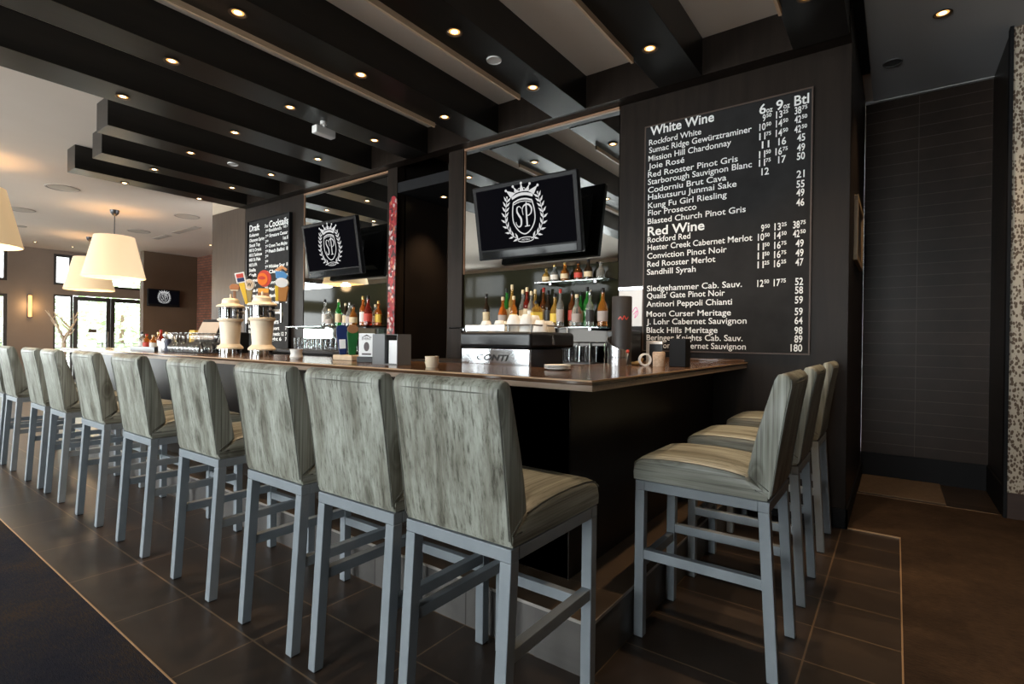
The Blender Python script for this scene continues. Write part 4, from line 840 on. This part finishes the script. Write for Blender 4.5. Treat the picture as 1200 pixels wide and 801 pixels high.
# bare branch coat tree by the doors
tr = MB()
def branch(p, d, l, r, n):
    q = [p]; dd = Vector(d)
    for k in range(4):
        dd = (dd+Vector((random.uniform(-.2,.2),random.uniform(-.2,.2),random.uniform(-.05,.2)))).normalized(); q.append(tuple(Vector(q[-1])+dd*l/4))
    tr.tube(q, [r*(1-.13*k) for k in range(5)], 7)
    if n:
        for k in range(3 if n > 1 else 2):
            a = random.uniform(0, 2*PI); branch(q[random.choice((2,3,4))], (math.cos(a)*.8, math.sin(a)*.8, .55), l*.62, r*.55, n-1)
tr.tube([(0,0,0),(.01,0,.5),(-.02,.01,1.0),(.0,.0,1.25)], [.10,.075,.065,.06], 9)
branch((0,0,1.2),(.2,-.5,.75),.6,.05,2); branch((0,0,1.22),(-.1,.6,.7),.65,.05,2); branch((0,0,1.1),(.6,.1,.6),.5,.04,1)
o = obj('branch_sculpture', tr, mottled('bleached_wood', (.55,.45,.34), (.65,.55,.43), 5, .7)); tag(o, 'bare bleached branch tree standing before the entrance doors', 'tree sculpture'); o.location = (-16.94,3.93,0); o.scale = (.72,.72,.95)

# ------------------------------------------------------------------ bar top objects
t = thing('espresso_machine', 'low espresso machine with silver back panel and black hood behind the bar corner', 'espresso machine', (-1.97,2.5,.88))
obj('machine_body', MB().box(-.265, .25, .02, .40, .06, .32), M_DSTEEL, t, bevel=.008)
obj('back_panel', MB().box(-.262, .262, -.004, .02, .07, .318), mat('bright_steel', (.80,.83,.86), .18, 1), t, bevel=.006, label='polished silver back panel')
m = MB().box(-.275, .275, -.012, .50, .322, .42); obj('hood', m, M_BLACK, t, bevel=.022, seg=3, label='glossy black hood')
obj('side_badge', MB().prism([(0,0),(.03,0),(.012,.06),(.0,.055)], lambda u, v, q: (.2755+q, .22+u, .345+v), 0, .002), M_BRUSH, t)
m = MB()
for x in (-.21,.21):
    for y in (.05,.36): m.lathe([(.025,0),(.022,.06)], 14, (x,y,0))
obj('machine_foot', m, M_DSTEEL, t)
m = MB().tube([(-.25,.03,.46),(.25,.03,.46),(.25,.45,.46),(-.25,.45,.46)], .005, 6, True)
for x in (-.25,-.08,.08,.25): m.tube([(x,.03,.42),(x,.03,.46)], .005, 6)
for x in (-.25,.25): m.tube([(x,.45,.42),(x,.45,.46)], .005, 6)
obj('cup_rail', m, M_BRUSH, t); obj('cup_tray', MB().box(-.255, .06, .02, .03, .424, .462), mat('frosted_rail', (.75,.75,.74), .3, .5), t, bevel=.003)
m = MB(); text(m, 'CONTI', lambda u, v: (u, -.0055, v), -.01, .25, .245, .05, .03, .25, align='C'); obj('maker_lettering', m, mat('dark_letter', (.02,.02,.02), .4), t, smooth=False, fix=False)
obj('drip_slot', MB().box(-.2, .2, -.007, -.003, .185, .2), M_DSTEEL, t)
M_CUP = M_WHITE; c0 = None
def cup(mb): return mb.lathe([(0,.062),(.022,.062),(.024,.06),(.036,.03),(.042,.0),(.040,.0),(.033,.03),(.02,.055),(0,.056)], 18, caps=False)
cups = [(-.18,.14),(-.07,.14),(.04,.14),(.14,.14),(.22,.17),(-.13,.26),(.0,.27),(.11,.27),(.2,.29)]
for i, (x, y) in enumerate(cups):
    for k in range(2 if i in (2, 3, 6, 7) else 1):
        z = .88+.4215+.035*k
        if c0 is None: o = tag(obj('coffee_cup', cup(MB()), M_CUP), '', 'coffee cup', 'coffee cups on the espresso machine'); c0 = o
        else: o = c0.copy(); COL.objects.link(o)
        o.location = (-1.97+x, 2.5+y, z); o.scale = (1.15,1.15,1.15)
        o['label'] = 'white coffee cup turned upside down on top of the espresso machine'
for k in range(3):
    o = tag(obj('saucer', MB().lathe([(0,0),(.04,0),(.066,.008),(.066,.011),(.04,.004),(0,.004)], 24, caps=False), M_WHITE), 'white saucer in the small stack on the bar corner, %s' % ('bottom one','middle one','top one')[k], 'saucer', 'stacked white saucers'); o.location = (-1.35,2.22,TOPZ+k*.0075)
def pot(name, label, cat, loc, prof, m_): o = tag(obj(name, MB().lathe(prof, 24, caps=False), m_), label, cat); o.location = loc; return o
pot('ceramic_pot', 'small white ceramic pot on the bar beside the beer towers', 'pot', (-3.21,1.95,TOPZ), [(0,0),(.036,0),(.042,.015),(.036,.035),(.038,.055),(.042,.068),(.038,.068),(.034,.05),(.03,.02),(0,.012)], M_WHITE)
for i, z in enumerate((0, .019, .038)):
    o = tag(obj('ramekin', MB().lathe([(0,0),(.030,0),(.037,.028),(.0345,.028),(.028,.004),(0,.004)], 22, caps=False), M_CREAM), 'cream ramekin in the stack on the bar behind the corner stool, %s' % ('bottom one','middle one','top one')[i], 'ramekin', 'stacked ramekins'); o.location = (-1.93,1.93,TOPZ+z*.75)
t = thing('menu_box', 'grey menu box with an open side holding white sheets, on the bar', 'menu box', (-2.30,1.98,TOPZ))
m = MB().box(-.105, .105, -.05, .05, 0, .005).box(-.105, -.10, -.05, .05, .005, .17).box(.10, .105, -.05, .05, .005, .17).box(-.10, .10, .045, .05, .005, .17).box(-.10, .0, -.05, -.045, .005, .17)
obj('box_shell', m, M_GREY, t); obj('menu_sheets', MB().box(.012, .092, -.03, .02, .006, .135), M_PAPER, t); obj('divider', MB().box(.0, .006, -.045, .045, .006, .165), M_BLACK, t)
t = thing('table_tent', 'white printed card in a black block on the bar', 'card stand', (-2.57,2.02,TOPZ), .45)
obj('card_block', MB().box(-.05, .05, -.03, .03, 0, .035), M_BLACK, t, bevel=.003)
c_ = obj('card', MB().box(-.05, .05, -.003, .003, .035, .175), M_PAPER, t)
m = MB(); text(m, 'EVENT', lambda u, v: (u, -.0036, v), 0, .06, .135, .022, .02, align='C'); m.add([(x, -.0036, z) for x, z in ell(0, .095, .018, .028)], [tuple(range(16))]); m.add([(x, -.0036, z) for x, z in [(-.035,.15),(0,.168),(.035,.15),(0,.158)]], [(0,1,2,3)]); m.add([(x, -.0036, z) for x, z in [(-.03,.045),(.03,.045),(.03,.055),(-.03,.055)]], [(0,1,2,3)])
obj('card_print', m, mat('print_grey', (.12,.10,.10), .7), c_, smooth=False, fix=False)
# bottle cooler with dark cylinder
t = thing('bottle_cooler', 'brushed steel cooler with a slanted rim, holding a tall black tube on the bar', 'cooler', (-1.36,2.95,TOPZ))
n = 28; vs = []; fs = []
for r, f2 in ((.070,0),(.074,1),(.070,1),(.066,0)):
    for k in range(n):
        a = 2*PI*k/n; x, y = r*math.cos(a), r*math.sin(a); z = (.005 if r == .066 else 0) if not f2 else .135-.040*(x*math.cos(-.5)+y*math.sin(-.5))/.07
        vs.append((x, y, z))
for i in range(3):
    for k in range(n): k2 = (k+1) % n; fs.append((i*n+k, i*n+k2, (i+1)*n+k2, (i+1)*n+k))
fs.append(tuple(range(n-1,-1,-1))); fs.append(tuple(3*n+k for k in range(n)))
obj('cooler_body', MB().add(vs, fs), M_BRUSH, t); obj('cooler_seam', MB().lathe([(.0722,.045),(.0728,.047),(.0722,.049)], n, caps=False), M_DSTEEL, t); obj('red_button', MB().sphere((.068,-.026,.085), .011), R_, t)
t = thing('black_tube', 'tall matte black tube box standing in the steel cooler', 'tube', (-1.345,2.955,TOPZ+.007)); obj('tube_body', MB().lathe([(.060,0),(.060,.405),(.057,.41)], 28), mat('charcoal_card', (.030,.027,.027), .5), t)
m = MB(); stroke(m, spline([(-.03,.27),(-.018,.285),(-.008,.268),(.004,.29),(.016,.27),(.03,.285)], 6), .006, lambda u, v: (.0605*math.sin(u/.06+.6), -.0605*math.cos(u/.06+.6), v)); obj('red_script', m, R_, t, smooth=False, fix=False)
ring = MB().lathe([(.038,-.010),(.038,.010),(.028,.010),(.028,-.010),(.038,-.010)], 28, caps=False)
o = tag(obj('tape_roll', ring, M_WHITE), 'white tape roll standing on edge beside the steel cooler', 'tape roll'); o.location = (-1.205,2.98,TOPZ+.038); o.rotation_euler = (PI/2, 0, .75)
o = tag(obj('tap_fitting', MB().tube([(0,0,.012),(.03,.01,.02),(.05,.0,.045)], [.012,.014,.009]).tube([(-.02,0,.012),(.02,.02,.012)], .011), mat('brass', (.6,.38,.16), .3, .9)), 'small brass fitting between steel cooler and tape roll', 'fitting'); o.location = (-1.27,2.98,TOPZ)
o = tag(obj('paper_cup', MB().lathe([(0,0),(.034,0),(.037,.078),(.033,.085),(0,.085)], 20, caps=False), mottled('printed_kraft', (.40,.27,.18), (.6,.45,.33), 60, .6)), 'printed brown paper cup on the bar beside the tape roll', 'cup'); o.location = (-1.135,3.02,TOPZ)
t = thing('card_holder', 'silver edged card holder behind the brown paper cup', 'card holder', (-1.20,3.12,TOPZ), -.15)
obj('holder_frame', MB().box(-.055, .055, -.006, .006, .13, .15).box(-.055, -.035, -.006, .006, 0, .13), mat('pale_metal', (.62,.56,.50), .3, .6), t, bevel=.002); obj('holder_back', MB().box(-.035, .05, .0, .006, 0, .13), M_BLACK, t)
o = tag(obj('menu_stand', MB().box(-.05, .05, -.035, .035, 0, .165), M_MATTE, bevel=.004), 'black block menu stand in front of the wine chalkboard', 'menu stand'); o.location = (-1.02,3.05,TOPZ); o.rotation_euler.z = -.1
t = thing('notice_board', 'white sheet with pink scribble on the wall beside the wine chalkboard', 'notice', (-1.83,YW-.001,1.38))
obj('sheet', MB().box(-.105, .105, -.010, -.001, 0, .325), M_PAPER, t); obj('sheet_edge', MB().box(-.11, .11, -.014, -.001, .31, .335), M_BRUSH, t)
m = MB(); stroke(m, spline([(.02,.12),(.05,.16),(.07,.11),(.04,.07),(.06,.13),(.03,.10)], 6), .006, lambda u, v: (u, -.0106, v)); obj('pink_scribble', m, mat('pink_ink', (.8,.2,.45), .6), t, smooth=False, fix=False)
t = thing('receipt_printer', 'black receipt printer on the back counter below the white sheet', 'printer', (-1.78,3.95,1.047)); obj('printer_body', MB().box(-.10, .10, -.10, .12, 0, .29), M_BLACK, t, bevel=.012); obj('paper_slot', MB().box(-.04, .04, -.104, -.099, .20, .208), M_BRUSH, t)
# board with stickers
t = thing('snowboard', 'narrow red board covered in stickers, standing upright on the post by the far mirror', 'snowboard', (-4.81,4.125,1.10)); t.rotation_euler.x = -.012
pts = [(.065*math.cos(PI*k/10), 1.75+.085*math.sin(PI*k/10)) for k in range(11)]+[(-.06,1.2),(-.058,.6),(-.062,.1),(-.045,.02),(0,0),(.045,.02),(.062,.1),(.058,.6),(.06,1.2)]
obj('deck', MB().prism(pts, lambda u, v, q: (u, q, v), -.008, .008), M_STICK, t, bevel=.003); obj('steel_edge', MB().prism([(u*1.02, v) for u, v in pts], lambda u, v, q: (u, q, v), -.003, .003), M_BRUSH, t)
# passage odds: dark shelf unit at its end, framed picture on the side of the wine wall
tag(obj('passage_cabinet', MB().box(-4.7, -4.0, 5.45, 5.88, 0, 2.55), M_MATTE, bevel=.006), 'black tall cabinet at the end of the passage', 'cabinet')
t = thing('picture_frame', 'pale wood framed picture on the end of the wine wall, seen edge on', 'picture', (-.262,4.97,1.87))
fr = MB().box(.0, .028, -.38, .38, .0, .04).box(.0, .028, -.38, .38, .44, .48).box(.0, .028, -.38, -.34, .04, .44).box(.0, .028, .34, .38, .04, .44)
obj('frame', fr, mottled('oak_frame', (.30,.20,.11), (.38,.26,.15), 6, .5), t, bevel=.004); obj('picture_panel', MB().box(0, .014, -.34, .34, .04, .44), M_BLACK, t)

# ------------------------------------------------------------------ outside
leafm = mottled('bush_leaves', (.28,.42,.20), (.52,.64,.40), 3, .7)
def tree(label, x, y, r, h):
    t = thing('garden_tree', label, 'tree', (x, y, -.12), 0, 'trees outside the entrance doors')
    obj('trunk', MB().tube([(0,0,0),(.05,0,h*.3),(0,.05,h*.6)], [.14,.11,.07], 8), mat('bark', (.12,.08,.05), .9) if 'bark' not in bpy.data.materials else bpy.data.materials['bark'], t)
    m = MB()
    for k in range(700):
        while True:
            p = Vector((random.uniform(-1,1), random.uniform(-1,1), random.uniform(-1,1)))
            if p.length < 1: break
        c = Vector((p.x*r, p.y*r, h*.52+p.z*h*.46)); a = Vector((random.uniform(-1,1), random.uniform(-1,1), random.uniform(-.5,.5))).normalized(); b = a.orthogonal().normalized(); s = random.uniform(.10,.22)
        m.add([c-a*s, c+b*s*.5, c+a*s, c-b*s*.5], [(0,1,2,3)])
    obj('crown', m, leafm, t, smooth=False, fix=False)
for i, (x, y, r, h) in enumerate(((-26,5.2,1.5,3.2),(-27,8.2,1.7,4.0),(-25.5,2.2,1.4,3.0),(-28.5,11.5,2.0,4.2))): tree('leafy green tree outside, %s' % ('straight beyond the first entrance door','beyond the second entrance door','beyond the sidelight and taupe pillar','farthest along behind the television wall')[i], x, y, r, h)
t = thing('terrace_railing', 'low dark railing outside the entrance doors', 'railing', (-21.5,6,-.12)); m = MB()
for z in (.75,.95,1.1): m.tube([(0,-8,z),(0,8,z)], .02, 6)
obj('rails', m, M_FRAME, t)
for k in range(9): obj('railing_post', MB().box(-.02, .02, -8+2*k-.02, -8+2*k+.02, 0, 1.1), M_FRAME, t)
